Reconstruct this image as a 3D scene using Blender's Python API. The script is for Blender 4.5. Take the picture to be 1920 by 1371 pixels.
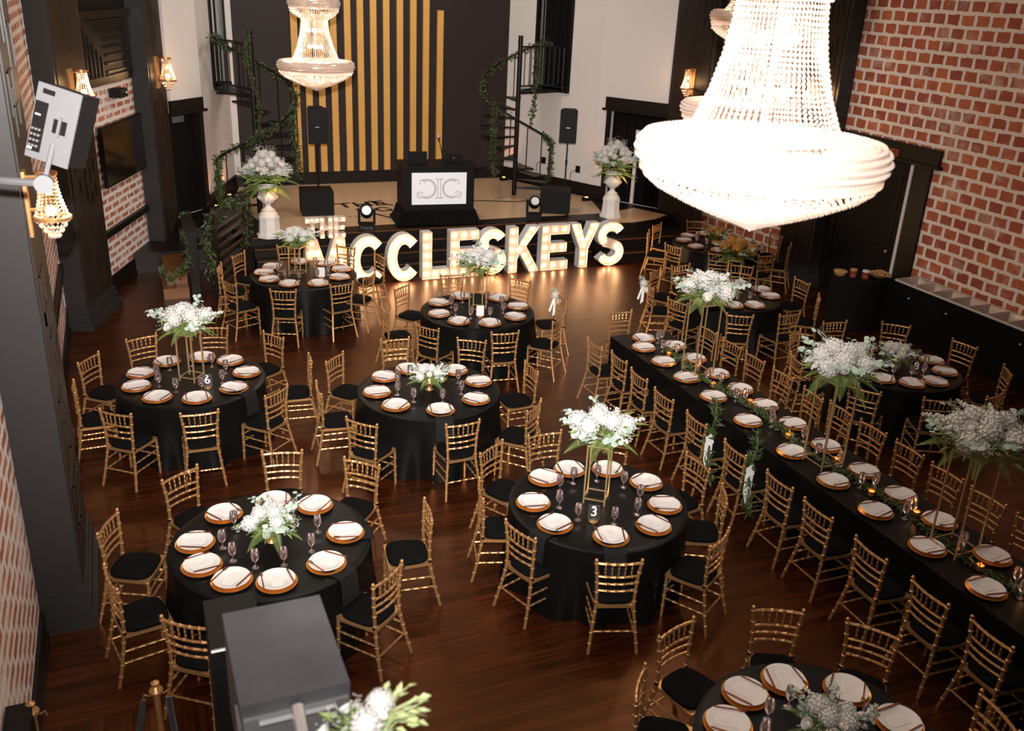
import bpy, bmesh, math, random
from math import sin, cos, pi, radians as R, degrees
from mathutils import Vector, Matrix
rnd = random.Random(7)
SC = bpy.context.scene
for o in list(bpy.data.objects): bpy.data.objects.remove(o)
COL = SC.collection

# ------------------------------------------------------------------ camera (room frame: +y runs down the hall to the stage)
CAMZ = 5.303
pitch, roll, yaw = R(22.458), R(2.7285), R(-23.42)
fw = Vector((0, cos(pitch), -sin(pitch))); up0 = Vector((0, sin(pitch), cos(pitch))); rt0 = Vector((1, 0, 0))
rt = rt0*cos(roll) + up0*sin(roll); up = -rt0*sin(roll) + up0*cos(roll)
Z = Matrix.Rotation(yaw, 3, 'Z')
rt, up, fw = Z @ rt, Z @ up, Z @ fw
cam_d = bpy.data.cameras.new('camera'); cam = bpy.data.objects.new('camera', cam_d); COL.objects.link(cam)
m3 = Matrix((rt, up, -fw)).transposed(); cam.matrix_world = Matrix.Translation((0, 0, CAMZ)) @ m3.to_4x4()
cam_d.sensor_width = 36; cam_d.lens = 1733.25/1920*36; cam_d.clip_start = .05; cam_d.clip_end = 200
cam_d.dof.use_dof = True; cam_d.dof.focus_distance = 10.5; cam_d.dof.aperture_fstop = 2.6
SC.camera = cam

# ------------------------------------------------------------------ world, lights, exposure
w = bpy.data.worlds.new('world'); SC.world = w; w.use_nodes = True
w.node_tree.nodes['Background'].inputs[0].default_value = (1.0, .86, .76, 1); w.node_tree.nodes['Background'].inputs[1].default_value = .08
def light(kind, name, loc, power, col=(1, 1, 1), size=.1, target=None, spot=60, blend=1.0, sy=None):
    d = bpy.data.lights.new(name, kind); o = bpy.data.objects.new(name, d); COL.objects.link(o)
    o.location = loc; d.energy = power; d.color = col
    if kind == 'AREA':
        d.size = size
        if sy: d.shape = 'RECTANGLE'; d.size_y = sy
    else: d.shadow_soft_size = size
    if kind == 'SPOT': d.spot_size = R(spot); d.spot_blend = blend
    if target: o.rotation_euler = (Vector(target)-Vector(loc)).to_track_quat('-Z', 'Y').to_euler()
    return o
# the photographer's flash, zoomed towards the stage
light('SPOT', 'camera_flash', (-.08, -.02, 5.62), 8600, (1, .97, .93), .05, (4.8, 17.0, 2.4), 72, 1.0)
light('SPOT', 'camera_flash_spill', (-.08, -.02, 5.66), 1000, (1, .97, .93), .05, (.7, 9.0, 1.2), 96, 1.0)
# soft fill lights added overhead to even out the hall
for lx, ly, e in ((2.2, 8.5, 110), (2.6, 13.5, 70), (7.5, 11, 55), (4.2, 5.0, 55), (8.0, 7, 30)):
    light('AREA', 'overhead_fill_light', (lx, ly, 7.6), e, (1, .86, .72), 1.6)
light('AREA', 'stage_wash_light', (5.6, 18.6, 7.4), 150, (1, .88, .76), 1.5, (5.8, 21.5, 1.5))
SC.view_settings.view_transform = 'Standard'; SC.view_settings.look = 'None'
SC.view_settings.exposure = 0.0; SC.view_settings.gamma = 1.0; SC.view_settings.use_curve_mapping = False

# ------------------------------------------------------------------ materials
def new_mat(name):
    m = bpy.data.materials.new(name); m.use_nodes = True
    return m, m.node_tree, m.node_tree.nodes['Principled BSDF']
def mat(name, col, rough=.5, metal=0, bump=0, bscale=40, var=0, vscale=6, emit=None, estr=0, spec=.5, coat=0, trans=0, ior=1.45, sheen=0):
    m, nt, b = new_mat(name)
    b.inputs['Base Color'].default_value = (*col, 1); b.inputs['Roughness'].default_value = rough
    b.inputs['Metallic'].default_value = metal; b.inputs['Specular IOR Level'].default_value = spec
    b.inputs['Coat Weight'].default_value = coat; b.inputs['Transmission Weight'].default_value = trans; b.inputs['IOR'].default_value = ior
    b.inputs['Sheen Weight'].default_value = sheen
    tc = nt.nodes.new('ShaderNodeTexCoord')
    if var:
        n = nt.nodes.new('ShaderNodeTexNoise'); n.inputs['Scale'].default_value = vscale; n.inputs['Detail'].default_value = 3
        nt.links.new(tc.outputs['Object'], n.inputs['Vector'])
        mx = nt.nodes.new('ShaderNodeMix'); mx.data_type = 'RGBA'
        mx.inputs[6].default_value = (*[c*(1-var) for c in col], 1); mx.inputs[7].default_value = (*[min(1, c*(1+var)) for c in col], 1)
        nt.links.new(n.outputs['Fac'], mx.inputs[0]); nt.links.new(mx.outputs[2], b.inputs['Base Color'])
    if bump:
        n = nt.nodes.new('ShaderNodeTexNoise'); n.inputs['Scale'].default_value = bscale
        nt.links.new(tc.outputs['Object'], n.inputs['Vector'])
        bp = nt.nodes.new('ShaderNodeBump'); bp.inputs['Strength'].default_value = bump; bp.inputs['Distance'].default_value = .01
        nt.links.new(n.outputs['Fac'], bp.inputs['Height']); nt.links.new(bp.outputs[0], b.inputs['Normal'])
    if emit: b.inputs['Emission Color'].default_value = (*emit, 1); b.inputs['Emission Strength'].default_value = estr
    return m
M = {}
M['gold'] = mat('gold_paint', (.52, .28, .115), .33, .7, var=.12, vscale=9)
M['gold_dark'] = mat('bowl_gold_paint', (.60, .35, .15), .4, .5)  # even gold tone of the snack bowl
M['cushion'] = mat('black_cushion', (.0028, .0028, .003), .8, bump=.2, bscale=90, spec=.1)
M['cloth'] = mat('black_satin', (.0035, .0035, .0035), .4, bump=.2, bscale=9, spec=.2)
M['napkin'] = mat('black_napkin', (.009, .0085, .009), .8, spec=.2)
M['charger'] = mat('copper_gold', (.85, .36, .07), .26, .75)
M['plate'] = mat('white_china', (.66, .62, .60), .3, spec=.4)
M['card'] = mat('white_card', (.68, .64, .63), .8)
M['cutlery'] = mat('dark_gold_cutlery', (.30, .10, .045), .3, .9)
M['stand'] = mat('gold_frame', (.62, .42, .20), .35, .7)
M['acrylic'] = mat('black_acrylic', (.03, .03, .033), .25)
M['ink'] = mat('white_ink', (.85, .85, .85), .6)
M['petal'] = mat('white_petal', (.60, .58, .555), .7, var=.06, vscale=20)
M['petal_cream'] = mat('cream_petal', (.72, .67, .59), .7, var=.06, vscale=20)
M['petal_amber'] = mat('amber_petal', (.52, .27, .06), .7, var=.12, vscale=20)  # own petal colour of the two amber bouquets on the right
M['fern'] = mat('fern_green', (.17, .24, .06), .6, var=.3, vscale=15)
M['leaf'] = mat('leaf_green', (.045, .066, .020), .5, var=.35, vscale=12)
M['euca'] = mat('eucalyptus_green', (.36, .45, .38), .6, var=.15, vscale=20)
M['budleaf'] = mat('pale_leaf', (.42, .48, .22), .6, var=.2, vscale=12)
M['black'] = mat('black_paint', (.005, .0042, .004), .55, spec=.2)
M['pillar'] = mat('charcoal_paint', (.024, .022, .022), .4, bump=.06, bscale=6, spec=.35)
M['pillar_in'] = mat('brown_black_paint', (.020, .012, .009), .42, spec=.35)
M['groove'] = mat('dark_groove', (.008, .006, .005), .6)
M['steel_black'] = mat('black_steel', (.006, .0055, .0055), .4, .2, spec=.35)
M['white_wall'] = mat('white_wall', (.62, .58, .56), .85, bump=.05, bscale=30)
M['dark_wall'] = mat('dark_stage_wall', (.022, .0145, .0135), .6, spec=.3)
M['slat'] = mat('golden_slat', (.60, .32, .08), .45, var=.10, vscale=2)
M['trim'] = mat('dark_trim', (.009, .006, .005), .42, spec=.3)
M['wood_orange'] = mat('step_wood', (.16, .055, .015), .35, var=.25, vscale=8)
M['wood_rail'] = mat('dark_rail_wood', (.045, .017, .007), .35, var=.25, vscale=8)
M['beige'] = mat('beige_stage_floor', (.62, .41, .25), .28, var=.05, vscale=2)
M['speaker'] = mat('speaker_black', (.005, .0048, .0048), .6, bump=.3, bscale=200, spec=.25)
M['speaker_grey'] = mat('dusty_grey_top', (.038, .036, .039), .6, var=.4, vscale=6, spec=.3)
M['panel_grey'] = mat('light_grey_panel', (.11, .11, .115), .55)
M['silver'] = mat('silver_metal', (.62, .62, .62), .28, .9)
M['steel'] = mat('pan_steel', (.50, .43, .38), .28, .85)
M['steel_rim'] = mat('bright_steel_rim', (.75, .70, .66), .3, .3)
M['stone'] = mat('white_stone', (.70, .66, .62), .7, bump=.1, bscale=30)
M['screen_white'] = mat('screen_white', (.7, .7, .72), .6, emit=(.86, .82, .86), estr=.25)
M['scroll'] = mat('scroll_grey', (.42, .41, .40), .7)
M['letter_side'] = mat('letter_side_grey', (.55, .53, .54), .6)
M['letter_face'] = mat('letter_face_white', (.46, .36, .31), .6)
M['bulb'] = mat('warm_bulb', (1, .9, .75), .4, emit=(1, .62, .30), estr=70)
M['candle'] = mat('amber_glass_glow', (.55, .2, .04), .3, emit=(1, .38, .08), estr=1.6)
M['amber'] = mat('amber_glass', (.35, .12, .03), .2)
M['red_jar'] = mat('red_jar', (.22, .04, .03), .3)
M['food'] = mat('golden_food', (.42, .24, .08), .7, bump=.5, bscale=60)
M['lens'] = mat('lamp_lens', (.8, .85, 1), .1, emit=(.7, .8, 1), estr=6)
M['tv'] = mat('tv_glass', (.006, .005, .005), .12, spec=.6)
M['door_white'] = mat('white_edge', (.62, .58, .55), .7)
M['curtain'] = mat('black_curtain', (.004, .0034, .0034), .85, spec=.15)
M['ribbon'] = mat('white_ribbon', (.75, .74, .72), .5)
M['exit_red'] = mat('exit_sign_red', (.20, .03, .01), .5, emit=(1, .15, .04), estr=.04)
M['glow_orange'] = mat('orange_lamp', (1, .4, .1), .4, emit=(1, .30, .06), estr=6)
M['velvet'] = mat('black_velvet', (.008, .010, .010), .85, sheen=.2)
# drinking glass: cheap clear glass
m, nt, b = new_mat('clear_glass'); nt.nodes.remove(b)
gl = nt.nodes.new('ShaderNodeBsdfGlossy'); gl.inputs['Roughness'].default_value = .16; gl.inputs['Color'].default_value = (1, .92, .92, 1)
tr = nt.nodes.new('ShaderNodeBsdfTransparent'); tr.inputs['Color'].default_value = (1, .985, .985, 1)
fr = nt.nodes.new('ShaderNodeLayerWeight'); fr.inputs['Blend'].default_value = .5
mx = nt.nodes.new('ShaderNodeMixShader'); nt.links.new(fr.outputs['Fresnel'], mx.inputs[0])
nt.links.new(tr.outputs[0], mx.inputs[1]); nt.links.new(gl.outputs[0], mx.inputs[2])
df = nt.nodes.new('ShaderNodeBsdfTranslucent'); df.inputs['Color'].default_value = (1, .9, .9, 1); mx3 = nt.nodes.new('ShaderNodeMixShader'); mx3.inputs[0].default_value = .035
nt.links.new(mx.outputs[0], mx3.inputs[1]); nt.links.new(df.outputs[0], mx3.inputs[2]); nt.links.new(mx3.outputs[0], nt.nodes['Material Output'].inputs[0])
M['glass'] = m
# crystal beads: faceted, let the lamp light through and catch highlights
def crystal(name, tcol, f):
    m, nt, b = new_mat(name); nt.nodes.remove(b)
    a = nt.nodes.new('ShaderNodeBsdfTranslucent'); a.inputs['Color'].default_value = (*tcol, 1)
    g = nt.nodes.new('ShaderNodeBsdfGlossy'); g.inputs['Roughness'].default_value = .12; g.inputs['Color'].default_value = (1, .93, .85, 1)
    d = nt.nodes.new('ShaderNodeBsdfDiffuse'); d.inputs['Color'].default_value = (*tcol, 1)
    m1 = nt.nodes.new('ShaderNodeMixShader'); m1.inputs[0].default_value = .5
    m2 = nt.nodes.new('ShaderNodeMixShader'); m2.inputs[0].default_value = f
    nt.links.new(a.outputs[0], m1.inputs[1]); nt.links.new(d.outputs[0], m1.inputs[2])
    nt.links.new(m1.outputs[0], m2.inputs[1]); nt.links.new(g.outputs[0], m2.inputs[2]); nt.links.new(m2.outputs[0], nt.nodes['Material Output'].inputs[0])
    return m
M['crystal'] = crystal('crystal', (.86, .74, .66), .35)
M['lampglow'] = mat('chandelier_bulb', (1, .9, .8), .4, emit=(1, .72, .42), estr=26)
M['sconceglow'] = mat('sconce_bulb', (1, .9, .8), .4, emit=(1, .62, .26), estr=22)

def uvnode(nt, sx=1, sy=1, off=(0, 0, 0)):
    tc = nt.nodes.new('ShaderNodeTexCoord'); mp = nt.nodes.new('ShaderNodeMapping')
    mp.inputs['Scale'].default_value = (sx, sy, 1); mp.inputs['Location'].default_value = off
    nt.links.new(tc.outputs['UV'], mp.inputs[0]); return mp
def brick_mat(name, bw, rh, mortar, c1, c2, cm, worn=.5, lines=True):
    m, nt, b = new_mat(name); L = nt.links.new
    mp = uvnode(nt)
    ns = nt.nodes.new('ShaderNodeTexNoise'); ns.inputs['Scale'].default_value = 9; ns.inputs['Detail'].default_value = 6; L(mp.outputs[0], ns.inputs['Vector'])
    sb = nt.nodes.new('ShaderNodeVectorMath'); sb.operation = 'SUBTRACT'; sb.inputs[1].default_value = (.5, .5, .5); L(ns.outputs['Color'], sb.inputs[0])
    sc = nt.nodes.new('ShaderNodeVectorMath'); sc.operation = 'SCALE'; sc.inputs[3].default_value = .05; L(sb.outputs[0], sc.inputs[0])
    ad = nt.nodes.new('ShaderNodeVectorMath'); ad.operation = 'ADD'; L(mp.outputs[0], ad.inputs[0]); L(sc.outputs[0], ad.inputs[1])
    br = nt.nodes.new('ShaderNodeTexBrick'); L(ad.outputs[0], br.inputs['Vector'])
    br.inputs['Scale'].default_value = 1; br.inputs['Brick Width'].default_value = bw; br.inputs['Row Height'].default_value = rh
    br.inputs['Mortar Size'].default_value = mortar; br.inputs['Mortar Smooth'].default_value = .15; br.inputs['Bias'].default_value = 0
    br.inputs['Color1'].default_value = (*c1, 1); br.inputs['Color2'].default_value = (*c2, 1); br.inputs['Mortar'].default_value = (*cm, 1)
    # lime smears over whole patches of brick and fine combed lines in the tile faces
    n2 = nt.nodes.new('ShaderNodeTexNoise'); n2.inputs['Scale'].default_value = 1.3; n2.inputs['Detail'].default_value = 6; n2.inputs['Roughness'].default_value = .7; L(mp.outputs[0], n2.inputs['Vector'])
    cr = nt.nodes.new('ShaderNodeValToRGB'); cr.color_ramp.elements[0].position = .60-.14*worn; cr.color_ramp.elements[1].position = .78-.14*worn; L(n2.outputs['Fac'], cr.inputs[0])
    fac = cr.outputs[0]
    if lines:
        wv = nt.nodes.new('ShaderNodeTexWave'); wv.bands_direction = 'Y'; wv.inputs['Scale'].default_value = 14; wv.inputs['Distortion'].default_value = 1.5; wv.inputs['Detail'].default_value = 2; L(mp.outputs[0], wv.inputs['Vector'])
        mu = nt.nodes.new('ShaderNodeMath'); mu.operation = 'MULTIPLY'; L(wv.outputs['Fac'], mu.inputs[0]); L(fac, mu.inputs[1])
        ad2 = nt.nodes.new('ShaderNodeMath'); ad2.operation = 'MULTIPLY'; ad2.inputs[1].default_value = 1.1; ad2.use_clamp = True; L(mu.outputs[0], ad2.inputs[0]); fac = ad2.outputs[0]
    n3 = nt.nodes.new('ShaderNodeTexNoise'); n3.inputs['Scale'].default_value = 3.1; n3.inputs['Detail'].default_value = 2; L(mp.outputs[0], n3.inputs['Vector'])
    hs = nt.nodes.new('ShaderNodeHueSaturation'); L(br.outputs['Color'], hs.inputs['Color'])
    mr = nt.nodes.new('ShaderNodeMapRange'); mr.inputs[3].default_value = .65; mr.inputs[4].default_value = 1.35; L(n3.outputs['Fac'], mr.inputs[0]); L(mr.outputs[0], hs.inputs['Value'])
    bm = nt.nodes.new('ShaderNodeMix'); bm.data_type = 'RGBA'; L(br.outputs['Fac'], bm.inputs[0]); L(hs.outputs[0], bm.inputs[6]); bm.inputs[7].default_value = (*cm, 1)
    fm = nt.nodes.new('ShaderNodeMix'); fm.data_type = 'RGBA'; L(fac, fm.inputs[0]); L(bm.outputs[2], fm.inputs[6]); fm.inputs[7].default_value = (*cm, 1)
    L(fm.outputs[2], b.inputs['Base Color']); b.inputs['Roughness'].default_value = .85
    bp = nt.nodes.new('ShaderNodeBump'); bp.inputs['Strength'].default_value = .5; bp.inputs['Distance'].default_value = .02; bp.invert = True
    L(br.outputs['Fac'], bp.inputs['Height']); L(bp.outputs[0], b.inputs['Normal'])
    return m
M['brick_right'] = brick_mat('lime_washed_tile_brick', .294, .207, .031, (.50, .14, .055), (.30, .065, .04), (.80, .70, .63), .5)
M['brick_left'] = brick_mat('lime_washed_brick', .36, .135, .034, (.36, .10, .05), (.46, .18, .10), (.74, .66, .62), .62, False)
def plank_mat(name, c1, c2, rough):
    m, nt, b = new_mat(name); L = nt.links.new
    mp = uvnode(nt)
    br = nt.nodes.new('ShaderNodeTexBrick'); L(mp.outputs[0], br.inputs['Vector']); br.offset = .37
    br.inputs['Scale'].default_value = 1; br.inputs['Brick Width'].default_value = 1.3; br.inputs['Row Height'].default_value = .095
    br.inputs['Mortar Size'].default_value = .003; br.inputs['Mortar Smooth'].default_value = .3
    br.inputs['Color1'].default_value = (*c1, 1); br.inputs['Color2'].default_value = (*c2, 1); br.inputs['Mortar'].default_value = (*[c*.25 for c in c1], 1)
    mp2 = nt.nodes.new('ShaderNodeMapping'); mp2.inputs['Scale'].default_value = (1.2, 22, 1); L(mp.outputs[0], mp2.inputs[0])
    ns = nt.nodes.new('ShaderNodeTexNoise'); ns.inputs['Scale'].default_value = 1.6; ns.inputs['Detail'].default_value = 6; L(mp2.outputs[0], ns.inputs['Vector'])
    mr = nt.nodes.new('ShaderNodeMapRange'); mr.inputs[1].default_value = .3; mr.inputs[2].default_value = .7; mr.inputs[3].default_value = .25; mr.inputs[4].default_value = 2.0; L(ns.outputs['Fac'], mr.inputs[0])
    vm = nt.nodes.new('ShaderNodeVectorMath'); vm.operation = 'SCALE'; L(br.outputs['Color'], vm.inputs[0]); L(mr.outputs[0], vm.inputs[3])
    L(vm.outputs[0], b.inputs['Base Color']); b.inputs['Roughness'].default_value = rough; b.inputs['Specular Tint'].default_value = (1, .36, .05, 1); b.inputs['IOR'].default_value = 1.65
    bp = nt.nodes.new('ShaderNodeBump'); bp.inputs['Strength'].default_value = .12; bp.inputs['Distance'].default_value = .004; L(ns.outputs['Fac'], bp.inputs['Height']); L(bp.outputs[0], b.inputs['Normal'])
    return m
M['floor'] = plank_mat('dark_walnut_planks', (.036, .0082, .003), (.011, .0028, .0013), .36)

# ------------------------------------------------------------------ mesh builder
class MB:
    def __init__(s): s.v = []; s.f = []; s.uv = []
    def add(s, vs, fs, uv=None):
        n = len(s.v); s.v += [tuple(p) for p in vs]; s.f += [tuple(i+n for i in f) for f in fs]; return s
    def box(s, x0, x1, y0, y1, z0, z1, mtx=None):
        vs = [Vector((x, y, z)) for z in (z0, z1) for y in (y0, y1) for x in (x0, x1)]
        if mtx: vs = [mtx @ v for v in vs]
        return s.add(vs, [(0, 2, 3, 1), (4, 5, 7, 6), (0, 1, 5, 4), (2, 6, 7, 3), (0, 4, 6, 2), (1, 3, 7, 5)])
    def prism(s, poly, d0, d1, fn):      # poly 2D, fn(u,v,d)->xyz
        n = len(poly); vs = [fn(u, v, d0) for u, v in poly]+[fn(u, v, d1) for u, v in poly]
        return s.add(vs, [tuple(range(n))[::-1], tuple(range(n, 2*n))]+[(i, (i+1) % n, n+(i+1) % n, n+i) for i in range(n)])
    def tube(s, pts, r, n=6, cap=True):
        pts = [Vector(p) for p in pts]; k = len(pts); rs = r if isinstance(r, (list, tuple)) else [r]*k
        vs = []; ref = None
        for i, p in enumerate(pts):
            t = (pts[min(i+1, k-1)]-pts[max(i-1, 0)]).normalized()
            if ref is None: ref = Vector((0, 0, 1)) if abs(t.z) < .9 else Vector((1, 0, 0))
            a = t.cross(ref)
            if a.length < 1e-4: ref = Vector((0, 1, 0)) if abs(t.y) < .9 else Vector((1, 0, 0)); a = t.cross(ref)
            a.normalize(); b = t.cross(a)
            vs += [p+(a*cos(2*pi*j/n)+b*sin(2*pi*j/n))*rs[i] for j in range(n)]
        fs = [(i*n+j, i*n+(j+1) % n, (i+1)*n+(j+1) % n, (i+1)*n+j) for i in range(k-1) for j in range(n)]
        if cap: fs += [tuple(range(n)), tuple(range((k-1)*n, k*n))[::-1]]
        return s.add(vs, fs)
    def lathe(s, prof, n=20, c=(0, 0, 0)):
        k = len(prof); vs = [(c[0]+r*cos(2*pi*j/n), c[1]+r*sin(2*pi*j/n), c[2]+z) for r, z in prof for j in range(n)]
        fs = [(i*n+j, i*n+(j+1) % n, (i+1)*n+(j+1) % n, (i+1)*n+j) for i in range(k-1) for j in range(n)]
        return s.add(vs, fs)
    def octa(s, c, r, h=None):
        h = h or r; x, y, z = c
        return s.add([(x+r, y, z), (x, y+r, z), (x-r, y, z), (x, y-r, z), (x, y, z+h), (x, y, z-h)],
                     [(0, 1, 4), (1, 2, 4), (2, 3, 4), (3, 0, 4), (1, 0, 5), (2, 1, 5), (3, 2, 5), (0, 3, 5)])
    def sphere(s, c, r, n=8, m=5, sz=1):
        prof = [(r*sin(pi*(i+.02)/(m+.04)), -r*sz*cos(pi*(i+.02)/(m+.04))) for i in range(m+1)]
        return s.lathe(prof, n, c)
    def build(s, name, mt, parent=None, smooth=True, loc=None, uv=None):
        me = bpy.data.meshes.new(name); me.from_pydata(s.v, [], s.f); me.validate(); me.update()
        if smooth:
            me.polygons.foreach_set('use_smooth', [True]*len(me.polygons))
            try: me.set_sharp_from_angle(angle=R(38))
            except Exception: pass
        if uv:
            l = me.uv_layers.new(name='uv')
            for p in me.polygons:
                for li in p.loop_indices: l.data[li].uv = uv(me.vertices[me.loops[li].vertex_index].co, p.normal)
        me.materials.append(M[mt] if isinstance(mt, str) else mt)
        o = bpy.data.objects.new(name, me); COL.objects.link(o)
        if parent: o.parent = parent
        if loc: o.location = loc
        return o
def tag(o, label, cat, group=None, kind=None):
    if label: o['label'] = label
    if cat: o['category'] = cat
    if group: o['group'] = group
    if kind: o['kind'] = kind
    return o
def thing(name, label, cat, loc=(0, 0, 0), rz=0, group=None):
    o = bpy.data.objects.new(name, None); COL.objects.link(o); o.location = loc; o.rotation_euler = (0, 0, rz)
    o.empty_display_size = .1
    return tag(o, label, cat, group)
def dup(root, loc, rz, label, group=None, keep=False):
    r = root.copy(); COL.objects.link(r); r.location = loc; r.rotation_euler = (0, 0, rz)
    if label: r['label'] = label
    if group: r['group'] = group
    for ch in list(root.children):
        c = ch.copy(); COL.objects.link(c); c.parent = r
        for g in list(ch.children):
            d = g.copy(); COL.objects.link(d); d.parent = c
    return r
def struct(o): o['kind'] = 'structure'; return o
I4 = Matrix.Identity(4)
def frame(p, d):          # local x along wall direction d, local y = to the left of it (into room if chosen), z up
    d = Vector((d[0], d[1], 0)).normalized(); n = Vector((-d.y, d.x, 0))
    return Matrix(((d.x, n.x, 0, p[0]), (d.y, n.y, 0, p[1]), (0, 0, 1, p[2] if len(p) > 2 else 0), (0, 0, 0, 1)))
def wall_uv(axis): return lambda co, n: ((co.y if axis == 'y' else co.x), co.z)
def wall_seg(name, a, b, z0, z1, th, mt, off=0):      # wall from a to b, thickness grows to the right-hand side of a->b
    L = (Vector(b)-Vector(a)).length; F = frame((a[0], a[1], 0), (b[0]-a[0], b[1]-a[1]))
    o = MB().box(0, L, -th, 0, z0, z1).build(name, mt, smooth=False, uv=lambda co, n: (co.x+off, co.z))
    o.matrix_world = F; return struct(o), F, L

# ------------------------------------------------------------------ FLOOR AND ROOM
ZS = .6    # stage height
struct(MB().box(-3, 15, 6.15, 24, -.1, 0).build('floor', 'floor', smooth=False, uv=lambda co, n: (co.x, co.y)))
struct(MB().box(.2, 15, -1, 6.15, -.1, 0).build('floor', 'floor', smooth=False, uv=lambda co, n: (co.x, co.y)))
struct(MB().box(-3, .2, -1, 6.15, -.1, 0).build('floor', 'floor', smooth=False, uv=lambda co, n: (co.y, co.x)))
XL, XR = -1.04, 12.6
BL = Vector((XL, 15.08)); DL = Vector((.352, .936)).normalized()       # left wall bends here
def Lp(s, t=0): q = BL+DL*s+Vector((DL.y, -DL.x))*t; return (q.x, q.y)   # s along the angled wall, t out into the room
CL1, CL2, CL3 = (1.02, 19.62), (1.66, 20.32), (2.45, 22.4)
CLm = (1.86, 20.80)
# left wall pieces (bricks), thickness behind
wall_seg('wall_left', (XL, 15.08), (XL, -1), 0, 7.6, .2, 'brick_left')
wall_seg('wall_left', Lp(0), Lp(4.3), 0, 7.6, -.001, 'brick_left')[0]
# right walls
CR0 = (XR, 14.6); CR1 = (12.1, 18.1); CR2 = (11.42, 18.16); CR3 = (10.45, 19.75); CR4 = (9.2, 22.4)
# near right wall is pierced by a door
w1, F, L = wall_seg('wall_right', (XR, 14.6), (XR, 14.0), 0, 7.6, -.2, 'brick_right')
w1, F, L = wall_seg('wall_right', (XR, 14.0), (XR, -1), 0, 7.6, -.2, 'brick_right')
wall_seg('wall_right', CR0, CR1, 0, 7.6, .2, 'brick_right')
# white stage-side walls
def pierced(name, a, b, z0, z1, u0, u1, h0, h1, mt, left):       # wall a->b with one opening
    L = (Vector(b)-Vector(a)).length; F = frame((a[0], a[1], 0), (b[0]-a[0], b[1]-a[1]))
    t0, t1 = (0, .15) if left else (-.15, 0)
    mb = MB()
    if u0 > 0: mb.box(0, u0, t0, t1, z0, z1)
    if u1 < L: mb.box(u1, L, t0, t1, z0, z1)
    if h0 > z0: mb.box(u0, u1, t0, t1, z0, h0)
    if h1 < z1: mb.box(u0, u1, t0, t1, h1, z1)
    o = mb.build(name, mt, smooth=False); o.matrix_world = F; struct(o); return F, L
FdL, LdL = pierced('wall_left', CL1, CL2, 0, 7.6, 0, .86, ZS, 2.66, 'white_wall', True)
pierced('wall_left', CL2, CLm, 0, 7.6, 0, 0, 0, 0, 'white_wall', True) if False else wall_seg('wall_left', CL2, CLm, 0, 7.6, -.15, 'white_wall')
FwL, LwL = pierced('wall_left', CLm, CL3, 0, 7.6, .45, 1.55, 3.0, 5.6, 'white_wall', True)
FwR, LwR = pierced('wall_right', CR4, CR3, 0, 7.6, .95, 1.95, 3.0, 5.6, 'white_wall', True)
FdR, LdR = pierced('wall_right', CR3, CR2, 0, 7.6, .33, 1.86, ZS, 2.72, 'white_wall', True)
wall_seg('wall_right', CR2, CR1, 0, 7.6, -.15, 'dark_wall')
struct(MB().box(2.2, 9.5, 22.4, 22.6, 0, 7.6).build('wall_back', 'dark_wall', smooth=False))
struct(MB().box(1.6, 2.58, 22.38, 22.6, 0, 7.6).build('wall_back', 'white_wall', smooth=False))
# dark space behind the openings
bk = MB(); bk.box(-2.2, .9, 21.2, 21.4, 0, 6); o = bk.build('wall_left', 'black', smooth=False); struct(o)
o = MB().box(11.2, 14.5, 20.4, 20.6, 0, 6).build('wall_right', 'black', smooth=False); struct(o)
# baseboards
tn = [0]
def base(a, b, z0, z1, th=.03, side=-1, mt='trim'):
    L = (Vector(b)-Vector(a)).length; F = frame((a[0], a[1], 0), (b[0]-a[0], b[1]-a[1]))
    y0, y1 = (0, th) if side > 0 else (-th, 0)
    mb = MB().box(0, L, y0, y1, z0, z1); mb.box(0, L, min(y0, y0*1.6), max(y1, y1*1.6), z0, z0+.06)
    o = mb.build('baseboard_left' if a[0] < 5 else 'baseboard_right', mt, smooth=False); o.matrix_world = F; return struct(o)
base((XL, -1), (XL, 15.08), 0, .25); base(Lp(0), Lp(4.0), 0, .29, .03, -1)
base(CL2, CLm, ZS, ZS+.3); base(CLm, CL3, ZS, ZS+.3); base(CR4, CR3, ZS, ZS+.3); base(CR3, (10.62, 19.47), ZS, ZS+.3)
struct(MB().box(2.45, 9.2, 22.36, 22.4, ZS, ZS+.28).build('baseboard_back', 'trim', smooth=False))
# handrail of the left wall
def trim(mb, mt='trim', F=None, smooth=False):
    tn[0] += 1; o = mb.build('trim_%d' % tn[0], mt, smooth=smooth)
    if F is not None: o.matrix_world = F
    return struct(o)
FL = frame((*Lp(0), 0), DL)        # local x along angled wall, local -y into the room
trim(MB().box(1.2, 4.0, -.075, 0, .98, 1.09), 'trim', FL)
trim(MB().box(XL, XL+.07, 8.9, 15.0, .98, 1.09))
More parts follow.
